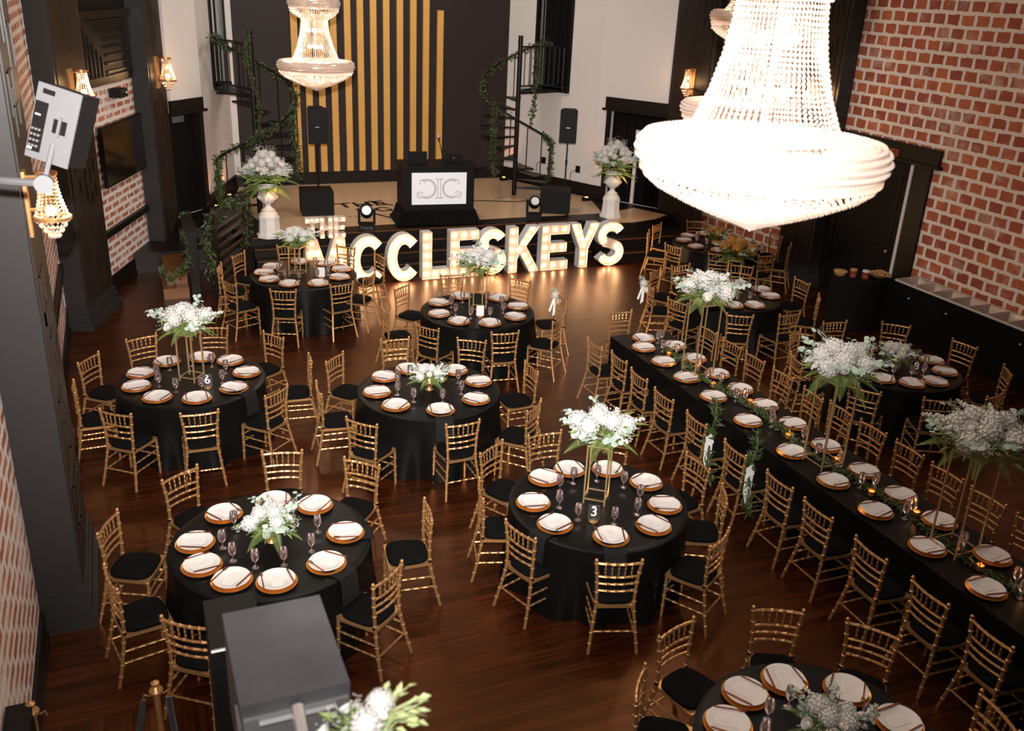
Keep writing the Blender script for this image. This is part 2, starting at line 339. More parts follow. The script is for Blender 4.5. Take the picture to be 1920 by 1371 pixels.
# pillars: shaft with stepped base; the face towards the hall carries a fretwork of raised lines
def fret(mb, u0, u1, z0, z1, y, seed):
    r = random.Random(seed); z = z0; w_ = u1-u0; t = .012
    while z < z1:
        h = r.uniform(.16, .42); a = u0+r.choice((0, .18, .36, .5))*w_; b = min(u1, a+r.choice((.3, .45, .6))*w_)
        mb.box(a, a+t, y-.012, y, z, z+h); mb.box(b-t, b, y-.012, y, z+h*.2, z+h)
        mb.box(a, b, y-.012, y, z+h-t, z+h)
        if r.random() < .6: mb.box((a+b)/2, (a+b)/2+t, y-.012, y, z-.08, z+h*.6)
        z += h*r.uniform(.55, .9)
def pillar(F, L, D, zb, z1, seed, frets=((1.55, 2.9), (4.1, 7.2))):
    # F local x along the wall, -y into room; shaft L wide, D deep
    o = trim(MB().box(.06, L-.06, -D+.05, 0, zb, z1), 'pillar', F)
    b = MB(); b.box(0, L, -D, 0, zb, zb+.26); b.box(-.03, L+.03, -D-.04, 0, zb, zb+.13); b.box(.03, L-.03, -D+.02, 0, zb+.26, zb+.34); trim(b, 'pillar', F)
    p = MB(); y = -D+.05
    p.box(.14, L-.14, y-.014, y, zb+.4, z1)
    trim(p, 'pillar_in', F)
    q = MB(); y -= .014
    for a, c in frets: fret(q, .28, L-.28, a, c, y, seed)
    fret(q, .2, L-.2, zb+.5, zb+1.2, y, seed+5)
    q.box(.14, L-.14, y-.02, y, zb+1.3, zb+1.33)
    trim(q, 'pillar_in', F)
FP1 = frame((XL, 7.34, 0), (0, 1)); pillar(FP1, 1.35, .40, 0, 7.6, 3)
FP2 = frame((*Lp(-.02), 0), DL); pillar(FP2, 1.25, .36, 0, 7.6, 8, ((1.6, 3.1), (4.2, 7.2)))
FP3 = frame((*Lp(3.87), 0), DL); pillar(FP3, 1.05, .36, 0, 7.6, 12, ((1.6, 3.0), (4.0, 7.2)))
# orange edge strip on the wall beside the first two pillars
FPR2 = frame((XR, 15.0, 0), (0, -1)); pillar(FPR2, 1.12, .36, 0, 7.6, 21, ((1.6, 3.1), (4.1, 7.2)))
FPR3 = frame((12.05, 17.5, 0), (-.64, .86)); 
o_ = pillar(frame((12.2, 18.55, 0), (-.42, -.91)) if False else frame((11.55, 18.35, 0), (.42, -.91)), 1.15, .30, 0, 7.6, 30, ((1.6, 3.0), (4.0, 7.2)))
# door heads and casings
mb = MB(); mb.box(-.05, .93, -.05, .02, 2.66, 2.90); mb.box(-.1, 1.0, -.09, .02, 2.62, 2.67); mb.box(.78, .90, -.04, .16, ZS, 2.64); trim(mb, 'trim', FdL)
mb = MB(); mb.box(.20, 1.95, -.05, .02, 2.72, 2.98); mb.box(.14, 2.0, -.09, .02, 2.68, 2.73); mb.box(.24, .34, -.04, .02, ZS, 2.7); trim(mb, 'trim', FdR)
# right wall door
mb = MB(); mb.box(XR-.07, XR, 11.55, 14.0, 2.78, 3.05); mb.box(XR-.11, XR, 11.5, 14.0, 2.74, 2.79); mb.box(XR-.06, XR, 11.68, 12.05, 0, 2.76); mb.box(XR-.06, XR, 13.72, 13.95, 0, 2.76); trim(mb)
trim(MB().box(XR-.08, XR-.0, 12.05, 12.11, 0, 2.74), 'door_white')
t = thing('door_1', None, None, (XR-.04, 12.9, 0)); struct(t)
mb = MB().box(0, .04, -.77, .80, 0, 2.72); struct(mb.build('door_panel', 'black', t, smooth=False))
mb = MB()
for a, b in ((.25, 1.1), (1.25, 2.5)):
    for z in (a, b): mb.box(-.012, 0, -.62, .62, z, z+.02)
    for y in (-.62, .6): mb.box(-.012, 0, y, y+.02, a, b)
struct(mb.build('door_moulding', 'trim', t, smooth=False))
struct(MB().sphere((-.05, -.62, 1.15), .035).build('door_handle', 'gold', t))
# exit sign on that lintel
t = thing('exit_sign', 'small dim exit sign on the dark lintel above the right wall door', 'sign', (XR-.09, 12.55, 2.86))
MB().box(0, .02, -.1, .1, -.055, .065).build('sign_plate', 'exit_red', t, smooth=False)
def text_obj(name, s, size, mt, parent, mtx, extrude=.002, align='CENTER', bold=0):
    c = bpy.data.curves.new(name, 'FONT'); c.body = s; c.size = size; c.extrude = extrude; c.align_x = align; c.align_y = 'CENTER'; c.offset = bold
    o = bpy.data.objects.new(name, c); COL.objects.link(o)
    dg = bpy.context.evaluated_depsgraph_get(); me = bpy.data.meshes.new_from_object(o.evaluated_get(dg)); bpy.data.objects.remove(o)
    me.materials.clear(); me.materials.append(M[mt]); me.transform(mtx)
    o = bpy.data.objects.new(name, me); COL.objects.link(o)
    if parent: o.parent = parent
    return o
# text matrices: facing -y ; facing -x
FY = Matrix(((1, 0, 0, 0), (0, 0, -1, 0), (0, 1, 0, 0), (0, 0, 0, 1)))
FXm = Matrix(((0, 0, -1, 0), (-1, 0, 0, 0), (0, 1, 0, 0), (0, 0, 0, 1)))
text_obj('sign_letters', 'EXIT', .085, 'black', t, Matrix.Translation((-.004, 0, 0)) @ FXm)

# ------------------------------------------------------------------ STAGE
yF = 17.7
def poly_slab(name, poly, z0, z1, mt): return struct(MB().prism(poly, z0, z1, lambda u, v, d: (u, v, d)).build(name, mt, smooth=False, uv=lambda co, n: (co.x, co.y)))
stage_poly = [(2.05, yF), (9.1, yF), (9.35, 17.42), (9.75, 17.2), (10.2, 17.15), (10.9, 17.35), (11.4, 17.6), (11.5, 18.2), (10.4, 19.8), (9.15, 22.45), (2.4, 22.45), (1.86, 20.8), (1.6, 20.36), (.9, 19.6), (.9, 18.7), (1.9, 18.7)]
poly_slab('floor', stage_poly, 0, ZS, 'wood_dark' if 'wood_dark' in M else 'trim')
poly_slab('floor', [(2.6, 18.2), (7.7, 18.2), (9.9, 18.17), (10.35, 19.7), (9.1, 22.36), (2.5, 22.36), (2.2, 20.9)], ZS, ZS+.006, 'beige')
poly_slab('floor', [(9.6, 17.32), (10.2, 17.25), (10.85, 17.42), (11.3, 17.7), (10.9, 18.5), (9.95, 18.12)], ZS, ZS+.005, 'beige')
# dark low riser on the stage in front right
mbx = MB()
for k in range(3): mbx.box(2.15, 9.0-.02*k, yF-.30*(3-k)+.0, yF-.30*(2-k), 0, .15*(k+1)-.0)
o = mbx.build('floor', 'trim', smooth=False); struct(o)
mbx = MB(); mbx.prism([(9.0, 16.7), (11.8, 16.7), (11.6, 17.5), (9.0, 17.6)], 0, .4, lambda u, v, d: (u, v, d)); mbx.prism([(9.0, 16.35), (12.0, 16.35), (11.8, 16.8), (9.0, 16.8)], 0, .2, lambda u, v, d: (u, v, d))
struct(mbx.build('floor', 'trim', smooth=False))
# bright nosing lines
mbx = MB()
for k in range(4): mbx.box(2.15, 9.0, yF-.30*(3-k)-.006, yF-.30*(3-k)+.01, .15*(k+1)-.012, .15*(k+1)+.002)
mbx.box(9.0, 11.9, 16.69, 16.71, .385, .402); mbx.box(9.0, 12.0, 16.34, 16.36, .185, .202)
trim(mbx, 'wood_orange')
# painted lettering on the beige floor
tf = thing('floor_logo', 'black painted lettering on beige stage floor left of the booth', 'logo', (5.0, 19.5, ZS+.008), R(6))
text_obj('logo_letters', 'THE', .62, 'black', tf, Matrix.Translation((-.1, .55, 0)), .001, bold=.01)
text_obj('logo_letters', 'HG', .55, 'black', tf, Matrix.Translation((0, -.05, 0)), .001, bold=.01)
mb = MB()
for k in range(12): mb.box(-.75+.13*k, -.68+.13*k, -.47, -.44, 0, .002)
mb.build('dotted_line', 'black', tf, smooth=False)
# back wall golden slats
sx = [3.93, 4.22, 4.52, 4.82, 5.15, 5.45, 5.76, 6.07, 6.40, 6.727, 7.045]
for i, x in enumerate(sx+[7.40]):
    zt = 4.63 if x > 7.3 else 7.0
    o = MB().box(x-.075, x+.075, 22.33, 22.40, ZS+.31, zt).build('wall_slat', 'slat', smooth=False)
    side = 'counted from the left' 
    nm = ['leftmost', 'second', 'third', 'fourth', 'fifth', 'sixth', 'seventh', 'eighth', 'ninth', 'tenth', 'eleventh', 'rightmost, shortest'][i]
    tag(o, '%s of the golden vertical slats on the dark stage wall' % nm, 'wall slat', 'golden slats on the stage wall')

# wall openings high up with black curtains and frames
def opening(F, u0, u1, side, nm):
    mb = MB()
    for k in range(9):
        a = u0+(u1-u0)*k/9; mb.tube([(a+.05, .28, 3.02), (a+.05, .28, 5.6)], .06, 6)
    o = mb.build(nm, 'curtain'); o.matrix_world = F; struct(o)
    mb = MB(); mb.box(u0-.07, u0, -.03, .2, 2.95, 5.65); mb.box(u1, u1+.07, -.03, .2, 2.95, 5.65); mb.box(u0-.07, u1+.07, -.08, .4, 2.93, 3.0); trim(mb, 'trim', F)
opening(FwL, .45, 1.55, 1, 'window_1'); opening(FwR, .95, 1.95, 1, 'window_2')
# doorway curtains
mb = MB()
for k in range(14):
    a = .40+k*.105; mb.tube([(a, .25+.03*(k % 2), ZS+.02), (a, .25+.03*(k % 2), 2.6)], .065, 6)
o = mb.build('black_curtain', 'curtain'); o.matrix_world = FdR
tag(o, 'black pleated curtain hanging in the doorway right of the stage', 'curtain')
o = MB().box(.95, 1.03, .155, .19, ZS, 2.3).build('white_strip', 'door_white', smooth=False); o.matrix_world = FdR; tag(o, 'narrow white upright strip against the black doorway curtain right of the stage', 'strip')
o = MB().box(.0, 1.0, .12, .14, ZS, 2.64).build('black_curtain', 'curtain', smooth=False); o.matrix_world = FdL; tag(o, 'black curtain filling the doorway left of the stage', 'curtain')
o = MB().box(.12, .42, .06, .11, 2.46, 2.58).build('door_closer', 'panel_grey', smooth=False); o.matrix_world = FdL; tag(o, 'small white box at the top of the doorway left of the stage', 'door closer')

# ------------------------------------------------------------------ SPIRAL STAIRS
def spiral(cx, cy, sgn, label, lab_g, a0):
    t = thing('spiral_staircase', label, 'staircase', (cx, cy, ZS))
    MB().tube([(0, 0, 0), (0, 0, 3.62)], .055, 12).build('pole', 'steel_black', t)
    n = 12; rr = .86; step = 2.4/n
    def ang(i): return a0 - sgn*R(27)*i
    for i in range(n):
        a = ang(i); d = R(13)
        ps = [(0.03*cos(a-d), .03*sin(a-d)), (rr*cos(a-d), rr*sin(a-d)), (rr*cos(a+d), rr*sin(a+d)), (.03*cos(a+d), .03*sin(a+d))]
        z = step*(i+1)
        mb = MB().prism(ps, z-.035, z, lambda u, v, dd: (u, v, dd)); mb.build('tread', 'steel_black', t, smooth=False)
    for i in range(n):
        a = ang(i); z = step*(i+1)
        MB().tube([(rr*.97*cos(a), rr*.97*sin(a), z), (rr*.97*cos(a), rr*.97*sin(a), z+.92)], .012, 6).build('baluster', 'steel_black', t)
    pts = [(rr*.97*cos(ang(-.5+i*.25)), rr*.97*sin(ang(-.5+i*.25)), step*(i*.25+.5)+.95) for i in range(0, 4*n+1)]
    MB().tube(pts, .024, 8).build('handrail', 'steel_black', t)
    return t, pts
spL, pL = spiral(2.6, 19.7, -1, 'black spiral staircase at the left rear corner of the stage', None, R(190))
spR, pR = spiral(8.64, 20.33, 1, 'black spiral staircase at the right rear corner of the stage', None, R(-15))
def landing(name, pole, wallpt0, wallpt1, label):
    # steel platform from the pole to the wall opening, with railing on the hall side
    t = thing('stair_landing', label, 'landing', (0, 0, 0))
    MB().prism([pole, wallpt0, wallpt1], 2.94, 3.0, lambda u, v, d: (u, v, d)).build('platform', 'steel_black', t, smooth=False)
    a, b = Vector((*wallpt0, 3.0)), Vector((*pole, 3.0))
    mb = MB()
    mb.tube([a+Vector((0, 0, .98)), b+Vector((0, 0, .98))], .022, 6); mb.tube([a+Vector((0, 0, .12)), b+Vector((0, 0, .12))], .018, 6); mb.tube([a+Vector((0, 0, .0)), a+Vector((0, 0, .98))], .022, 6)
    mb.build('railing_frame', 'steel_black', t)
    for k in range(1, 9):
        p = a.lerp(b, k/9); MB().tube([p+Vector((0, 0, .12)), p+Vector((0, 0, .98))], .011, 6).build('baluster', 'steel_black', t)
    return t
landing('l', (2.6, 19.7), (1.98, 21.0), (2.35, 22.1), 'steel landing with railing atop the left spiral staircase')
landing('r', (8.64, 20.33), (9.95, 20.75), (9.62, 21.55), 'steel landing with railing atop the right spiral staircase')

# ------------------------------------------------------------------ GREENERY helpers
def leaf(mb, p, d, ln, wd, up_=Vector((0, 0, 1)), fold=.15):
    d = d.normalized(); s = d.cross(up_)
    if s.length < .1: s = d.cross(Vector((1, 0, 0)))
    s.normalize(); n = s.cross(d)
    a, c = p, p+d*ln; m1 = p+d*ln*.45
    mb.add([a, m1+s*wd*.5+n*ln*fold, c, m1-s*wd*.5+n*ln*fold], [(0, 1, 2), (0, 2, 3)])
def rv(r, z=0): v = Vector((r.uniform(-1, 1), r.uniform(-1, 1), r.uniform(-1, 1)+z)); return v.normalized() if v.length > .05 else Vector((0, 0, 1))
def vine(pts, dens, ln, wd, seed, spread=.07, mb=None, hang=.0):
    r = random.Random(seed); mb = mb or MB(); pts = [Vector(p) for p in pts]
    mb.tube(pts, .006, 4)
    for a, b in zip(pts, pts[1:]):
        k = max(1, int((b-a).length*dens))
        for i in range(k):
            q = a.lerp(b, r.random())+rv(r)*spread*r.random()
            leaf(mb, q, rv(r, -hang), ln*r.uniform(.7, 1.3), wd*r.uniform(.7, 1.3), rv(r))
    return mb
def vine_obj(name, label, pts, dens, ln, wd, seed, spread=.07, mt='leaf', group=None, cat='garland', hang=.3):
    return tag(vine(pts, dens, ln, wd, seed, spread, hang=hang).build(name, mt, smooth=False), label, cat, group)
off = lambda P_, c: [(x+c[0], y+c[1], z+c[2]) for x, y, z in P_]
a = off(pL, (2.6, 19.7, ZS))
vine_obj('leaf_garland', 'green leaf garland wound along the left spiral staircase handrail', a[2:]+[(2.1, 20.8, 4.02)], 120, .09, .035, 1, .09)
b = a[3]; vine_obj('leaf_garland', 'green leaf garland hanging from the foot of the left spiral handrail', [b, (b[0]-.02, b[1], b[2]-.5), (b[0]+.02, b[1], b[2]-1.0)], 260, .09, .035, 2, .09)
b = a[22]; vine_obj('leaf_garland', 'green leaf garland hanging from the right side of the left spiral staircase', [b, (b[0]+.02, b[1], b[2]-.6), (b[0]+.08, b[1], b[2]-1.35)], 220, .09, .035, 3, .09)
vine_obj('leaf_garland', 'green leaf garland climbing the pole of the left spiral staircase', [(2.6+.09*cos(z*3), 19.7-.09, z+ZS) for z in [1.3+.25*k for k in range(10)]], 130, .08, .03, 4, .07)
a = off(pR, (8.64, 20.33, ZS))
vine_obj('leaf_garland', 'green leaf garland wound along the right spiral staircase handrail', a[18:]+[(9.6, 20.7, 4.05)], 110, .09, .035, 5, .09)
b = a[4]; vine_obj('leaf_garland', 'green leaf garland hanging at the foot of the right spiral staircase', [a[10], a[7], b, (b[0]+.0, b[1], b[2]-.4), (b[0]-.04, b[1], b[2]-.85)], 190, .09, .035, 6, .07)
b = a[22]; vine_obj('leaf_garland', 'green leaf garland hanging left of the right spiral staircase pole', [b, (b[0]-.03, b[1], b[2]-.7), (b[0]+.03, b[1], b[2]-1.6)], 200, .09, .035, 7, .09)
vine_obj('leaf_garland', 'green leaf garland hanging below the landing of the right spiral staircase', [(9.15, 20.5, 4.05), (9.12, 20.45, 3.3), (9.08, 20.4, 2.7), (9.0, 20.38, 2.25)], 150, .09, .035, 8, .08)

# ------------------------------------------------------------------ WALL ITEMS
# louvred screen, television, small camera on the angled left wall
t = thing('louvre_screen', 'black wooden screen of angled slats high on the left wall', 'screen'); t.matrix_world = FL
mb = MB(); mb.box(1.3, 3.86, -.06, 0, 3.44, 3.56); mb.box(1.3, 3.86, -.10, 0, 4.48, 4.60); mb.box(1.3, 1.42, -.06, 0, 3.5, 4.5); mb.box(3.74, 3.86, -.06, 0, 3.5, 4.5); mb.build('screen_frame', 'trim', t, smooth=False)
MB().box(1.4, 3.8, -.01, .0, 3.5, 4.5).build('screen_back', 'groove', t, smooth=False)
mb = MB()
for k in range(6): mb.box(2.75, 3.74, -.05, -.01, 3.60+.13*k, 3.63+.13*k)
for k in range(3): mb.box(2.2+.14*k, 3.74, -.05, -.01, 4.42-.07*k*1.3, 4.45-.07*k*1.3)
for k in range(5): mb.box(1.9+.16*k, 1.93+.16*k, -.05, -.01, 3.56, 4.36-.12*k)
mb.build('screen_slat', 'trim', t, smooth=False)
trim(MB().box(1.2, 3.9, -.02, 0, 4.60, 7.6), 'black', FL)
t = thing('television', 'large black television on the brick of the angled left wall', 'television'); t.matrix_world = FL @ Matrix.Translation((2.98, -.07, 2.30))
tf_ = MB().box(-.98, .98, -.03, .03, -.5, .5).build('television_frame', 'black', t, smooth=False)
MB().box(-.95, .95, -.034, -.03, -.475, .475).build('screen', 'tv', tf_, smooth=False)
MB().box(-.2, .2, .03, .068, -.2, .2).build('wall_bracket', 'steel_black', t, smooth=False)
t = thing('wall_projector', 'small black projector lamp fixed above the television', 'lamp'); t.matrix_world = FL @ Matrix.Translation((2.9, -.02, 3.26))
MB().box(-.17, .17, -.2, 0, -.06, .08).build('housing', 'black', t, smooth=False)
MB().sphere((.07, -.21, .01), .028).build('lens', 'silver', t)

# sconces
def sconce_proto():
    t = thing('wall_sconce', '', 'wall lamp', (0, 0, 0), 0, 'crystal sconces on the pillars')
    MB().box(-.05, .05, -.02, 0, -.22, .2).build('back_plate', 'gold', t, smooth=False)
    mb = MB(); mb.tube([(0, 0, .16), (0, -.14, .16)], .012, 6); mb.tube([(0, 0, -.05), (0, -.1, -.05)], .012, 6); mb.build('arm', 'gold', t)
    mb = MB(); c = (0, -.14, 0)
    for j in range(18):
        a = 2*pi*j/18
        for i in range(12):
            k = i/11; rr = .055+.045*k**2.2; mb.octa((rr*cos(a), -.14+rr*sin(a), .17-.26*k), .0085, .011)
        for i in range(4):
            rr = .10-.022*i; mb.octa((rr*cos(a), -.14+rr*sin(a), -.12-.035*i), .010, .016)
    mb.build('crystal_beads', 'crystal', t, smooth=False)
    mb = MB(); mb.lathe([(.10, -.09), (.118, -.095), (.118, -.115), (.10, -.12)], 20, c); mb.lathe([(.06, .17), (.066, .17), (.066, .19), (.05, .19)], 16, c); mb.build('ring', 'gold', t)
    mb = MB(); mb.sphere((0, -.14, -.06), .035); mb.sphere((0, -.14, .06), .022); mb.build('bulb', 'sconceglow', t)
    return t
sp = sconce_proto()
def put_sconce(F, u, y, z, label, first=False, sc=1.0, e=16):
    t = sp if first else dup(sp, (0, 0, 0), 0, label)
    t['label'] = label
    mw = F @ Matrix.Translation((u, y, z)) @ Matrix.Scale(sc, 4); t.matrix_world = mw
    p = mw @ Vector((0, -.25, -.02)); light('POINT', 'sconce_light', p, e, (1, .58, .26), .05)
put_sconce(FP1, .22, -.364, 3.66, 'brightly lit crystal sconce on the nearest left pillar', True, 1.15, 14)
put_sconce(FP2, .55, -.324, 3.62, 'lit crystal sconce on the second left pillar behind the hanging speaker', sc=1.25, e=14)
put_sconce(FP3, .50, -.324, 3.50, 'lit crystal sconce on the left pillar beside the stage', sc=1.35, e=14)
put_sconce(FPR2, .56, -.324, 3.66, 'lit crystal sconce on the right pillar behind the near chandelier', sc=1.25, e=14)
FPR3b = frame((11.55, 18.35, 0), (.42, -.91))
put_sconce(FPR3b, .62, -.264, 3.52, 'lit crystal sconce on the right pillar beside the stage', sc=1.3, e=14)

# ------------------------------------------------------------------ CHANDELIERS
def chandelier():
    t = thing('chandelier', '', 'chandelier', (0, 0, 0), 0, 'crystal basket chandeliers')
    def bell(mb, prof, nstr, br):
        # beads strung along a profile; prof = [(r,z)...] sampled evenly
        seg = [0]
        for a, b in zip(prof, prof[1:]): seg.append(seg[-1]+math.hypot(b[0]-a[0], b[1]-a[1]))
        n = int(seg[-1]/(br*2.15))
        for i in range(n+1):
            s = seg[-1]*i/n; k = max(j for j in range(len(seg)) if seg[j] <= s+1e-9); k = min(k, len(prof)-2)
            u = (s-seg[k])/(seg[k+1]-seg[k]); r_ = prof[k][0]+(prof[k+1][0]-prof[k][0])*u; z = prof[k][1]+(prof[k+1][1]-prof[k][1])*u
            ns = nstr
            for j in range(ns):
                a = 2*pi*(j+.0)/ns; mb.octa((r_*cos(a), r_*sin(a), z), br*.8, br*1.05)
    mb = MB(); bell(mb, [(.20, .74), (.21, .6), (.235, .45), (.28, .28), (.345, .12), (.42, .04)], 64, .0115); mb.build('lower_bell_beads', 'crystal', t, smooth=False)
    mb = MB(); bell(mb, [(.13, 1.75), (.135, 1.5), (.16, 1.25), (.21, 1.05), (.26, .98)], 46, .0115); mb.build('upper_bell_beads', 'crystal', t, smooth=False)
    mb = MB(); bell(mb, [(.565, -.06), (.555, -.12), (.50, -.165), (.38, -.225), (.25, -.28), (.13, -.325), (.05, -.355), (.005, -.375)], 84, .015); mb.build('basket_beads', 'crystal', t, smooth=False)
    mb = MB(); bell(mb, [(.375, .86), (.37, .80), (.31, .75), (.22, .70)], 60, .014); mb.build('upper_basket_beads', 'crystal', t, smooth=False)
    def ringp(r, z, h, w_): return [(r-w_, z-h/2), (r-w_*.3, z-h*.62), (r, z-h*.25), (r, z+h*.25), (r-w_*.3, z+h*.62), (r-w_, z+h/2), (r-w_*1.6, z+h*.2), (r-w_*1.6, z-h*.2), (r-w_, z-h/2)]
    def ringbeads(mb, r, z, h, w_, n, br):
        for j in range(n):
            a = 2*pi*j/n
            for i in range(11):
                b = 2*pi*i/11; rr = r-w_*.8+w_*.8*cos(b); mb.octa((rr*cos(a), rr*sin(a), z+h*.6*sin(b)), br, br*.95)
    mb = MB(); ringbeads(mb, .60, 0, .115, .075, 150, .0155); mb.build('main_ring_beads', 'crystal', t, smooth=False)
    mb = MB().lathe(ringp(.590, .0, .10, .06), 64); mb.build('main_ring', 'crystal', t)
    mb = MB().lathe([(.575, -.065), (.58, -.07), (.58, -.10), (.57, -.105)], 64); mb.build('lower_band', 'crystal', t)
    mb = MB(); ringbeads(mb, .40, .92, .085, .06, 110, .014); mb.build('upper_ring_beads', 'crystal', t, smooth=False)
    mb = MB().lathe(ringp(.392, .92, .07, .05), 48); mb.build('upper_ring', 'crystal', t)
    mb = MB().lathe([(.385, .87), (.39, .865), (.39, .845), (.38, .84)], 48); mb.build('upper_band', 'crystal', t)
    bl = [(.46*cos(2*pi*j/12), .46*sin(2*pi*j/12), -.03) for j in range(12)]+[(q*cos(2*pi*j/4), q*sin(2*pi*j/4), z) for j in range(4) for q, z in ((.09, .28), (.09, .52), (.27, .92))]
    me = None
    for p in bl:
        if me is None: o = MB().sphere((0, 0, 0), .03, 8, 5).build('bulb', 'lampglow', t); me = o.data
        else: o = bpy.data.objects.new('bulb', me); COL.objects.link(o); o.parent = t
        o.location = p
    mb = MB(); mb.tube([(0, 0, -.3), (0, 0, 3.9)], .014, 8); mb.lathe([(0, 1.8), (.1, 1.78), (.13, 1.74), (.0, 1.7)], 24)
    for j in range(6): a = pi*j/3; mb.tube([(0, 0, .0), (.56*cos(a), .56*sin(a), 0)], .008, 5)
    mb.build('frame', 'silver', t)
    return t
ch = chandelier(); ch.location = (2.87, 3.72, 4.60); ch['label'] = 'huge glowing crystal chandelier hanging nearest the camera'
c2 = dup(ch, (3.0, 15.24, 3.97), 0, 'smaller looking crystal chandelier hanging before the golden slats')
c3 = dup(ch, (6.1, 8.4, 4.17), 0, 'crystal chandelier half hidden behind the nearest chandelier')
for (x, y, z), e in (((2.87, 3.72, 4.60), 48), ((3.0, 15.24, 3.97), 60), ((6.1, 8.4, 4.17), 45)):
    for dz, k in ((0.02, 1), (.45, .6), (.95, .4), (-.15, .6)): light('POINT', 'chandelier_light', (x, y, z+dz), e*k, (1, .80, .64), .09)

# ------------------------------------------------------------------ CHAIR
def bamboo(mb, pts, r, step=.085, n=8, ring=1.42, skip0=.0):
    pts = [Vector(p) for p in pts]; P, Rr = [], []; acc = 0; nxt = skip0+step
    tot = sum((b-a).length for a, b in zip(pts, pts[1:])); d = 0
    marks = [skip0+step*(i+1) for i in range(int((tot-skip0-.02)/step))]
    def at(s):
        for a, b in zip(pts, pts[1:]):
            L = (b-a).length
            if s <= L+1e-9: return a.lerp(b, max(0, s)/L)
            s -= L
        return pts[-1]
    ss = [(0, 1)]
    cum = 0
    for a, b in zip(pts[:-1], pts[1:]): cum += (b-a).length; ss.append((cum, 1))
    for m_ in marks: ss += [(m_-.010, 1), (m_-.005, ring), (m_+.005, ring), (m_+.010, 1)]
    ss = sorted(set((round(min(s, tot), 5), q) for s, q in ss))
    out = []; last = -1
    for s, q in ss:
        if s-last < .0008: continue
        out.append((s, q)); last = s
    mb.tube([at(s) for s, q in out], [r*q for s, q in out], n)
def make_chair():
    t = thing('chiavari_chair', '', 'chair', (0, 0, 0), 0, None)
    for s in (-1, 1):
        mb = MB(); bamboo(mb, [(s*.212, -.285, 0), (s*.190, -.235, .2), (s*.166, -.197, .40), (s*.163, -.187, .52), (s*.172, -.188, .70), (s*.193, -.20, .89)], .0150, .098)
        mb.sphere((s*.194, -.2, .9), .0175, 8, 5); mb.build('rear_leg', 'gold', t)
    for s in (-1, 1):
        mb = MB(); bamboo(mb, [(s*.192, .172, 0), (s*.186, .168, .43)], .0145, .11); mb.build('front_leg', 'gold', t)
    # seat frame
    o_ = [(-.176, -.205), (.176, -.205), (.182, -.12), (.203, .15), (.19, .185), (-.19, .185), (-.203, .15), (-.182, -.12)]
    MB().prism(o_, .418, .446, lambda u, v, d: (u, v, d)).build('seat_frame', 'gold', t, smooth=False)
    # cushion, rounded
    mb = MB(); prof = [(1.0, .446), (1.03, .458), (1.02, .474), (.94, .486), (.6, .492), (.01, .493)]
    base_ = []
    for k in range(24):
        a = 2*pi*k/24; c_, s_ = cos(a), sin(a); x = math.copysign(abs(c_)**.55, c_)*.182; y = math.copysign(abs(s_)**.55, s_)*.182; x *= (1+.5*(y/.182)*.12); base_.append((x, y-.008))
    vs = []; fs = []
    for i, (q, z) in enumerate(prof): vs += [(x*q, y*q, z) for x, y in base_]
    for i in range(len(prof)-1):
        for k in range(24): fs.append((i*24+k, i*24+(k+1) % 24, (i+1)*24+(k+1) % 24, (i+1)*24+k))
    mb.add(vs, fs); cush = mb.build('seat_cushion', 'cushion', t)
    for sx_ in (-1, 1): MB().box(sx_*.17-.014, sx_*.17+.014, -.2, -.176, .452, .474).build('cushion_tie', 'cushion', cush, smooth=False)
    def bowed(w_, y, z, r, n=5, bow=.022, step=.075):
        mb = MB(); bamboo(mb, [(w_*(2*i/6-1), y-bow*(1-(2*i/6-1)**2), z) for i in range(7)], r, step, 6, 1.3); return mb
    bowed(.186, -.198, .868, .0125).build('top_rail', 'gold', t)
    for z, w_ in ((.735, .174), (.665, .170), (.595, .165)): bowed(w_, -.190, z, .0102).build('back_rail', 'gold', t)
    for k in range(5):
        x = -.115+.0575*k; bow = .022*(1-(x/.18)**2)
        mb = MB(); bamboo(mb, [(x*.94, -.190-bow, .735), (x, -.198-bow, .868)], .0070, .043, 6, 1.45); mb.build('spindle', 'gold', t)
    for s in (-1, 1):
        for z0, z1 in ((.30, .30), (.19, .19)):
            mb = MB(); bamboo(mb, [(s*.178, -.215-(.30-z0)*.25, z0), (s*.187, .168, z1)], .0092, .08, 6, 1.35); mb.build('side_stretcher', 'gold', t)
    mb = MB(); bamboo(mb, [(-.190, -.235, .20), (.190, -.235, .20)], .0092, .08, 6, 1.35); mb.build('rear_stretcher', 'gold', t)
    for z in (.33, .24):
        mb = MB(); bamboo(mb, [(-.187, .168, z), (.187, .168, z)], .0092, .08, 6, 1.35); mb.build('front_stretcher', 'gold', t)
    return t
CHAIR = make_chair(); chair_used = [False]
def put_chair(x, y, deg, label, group):
    if not chair_used[0]:
        chair_used[0] = True; t = CHAIR; t.location = (x, y, 0); t.rotation_euler = (0, 0, R(deg)); t['label'] = label; t['group'] = group; return t
    return dup(CHAIR, (x, y, 0), R(deg), label, group)

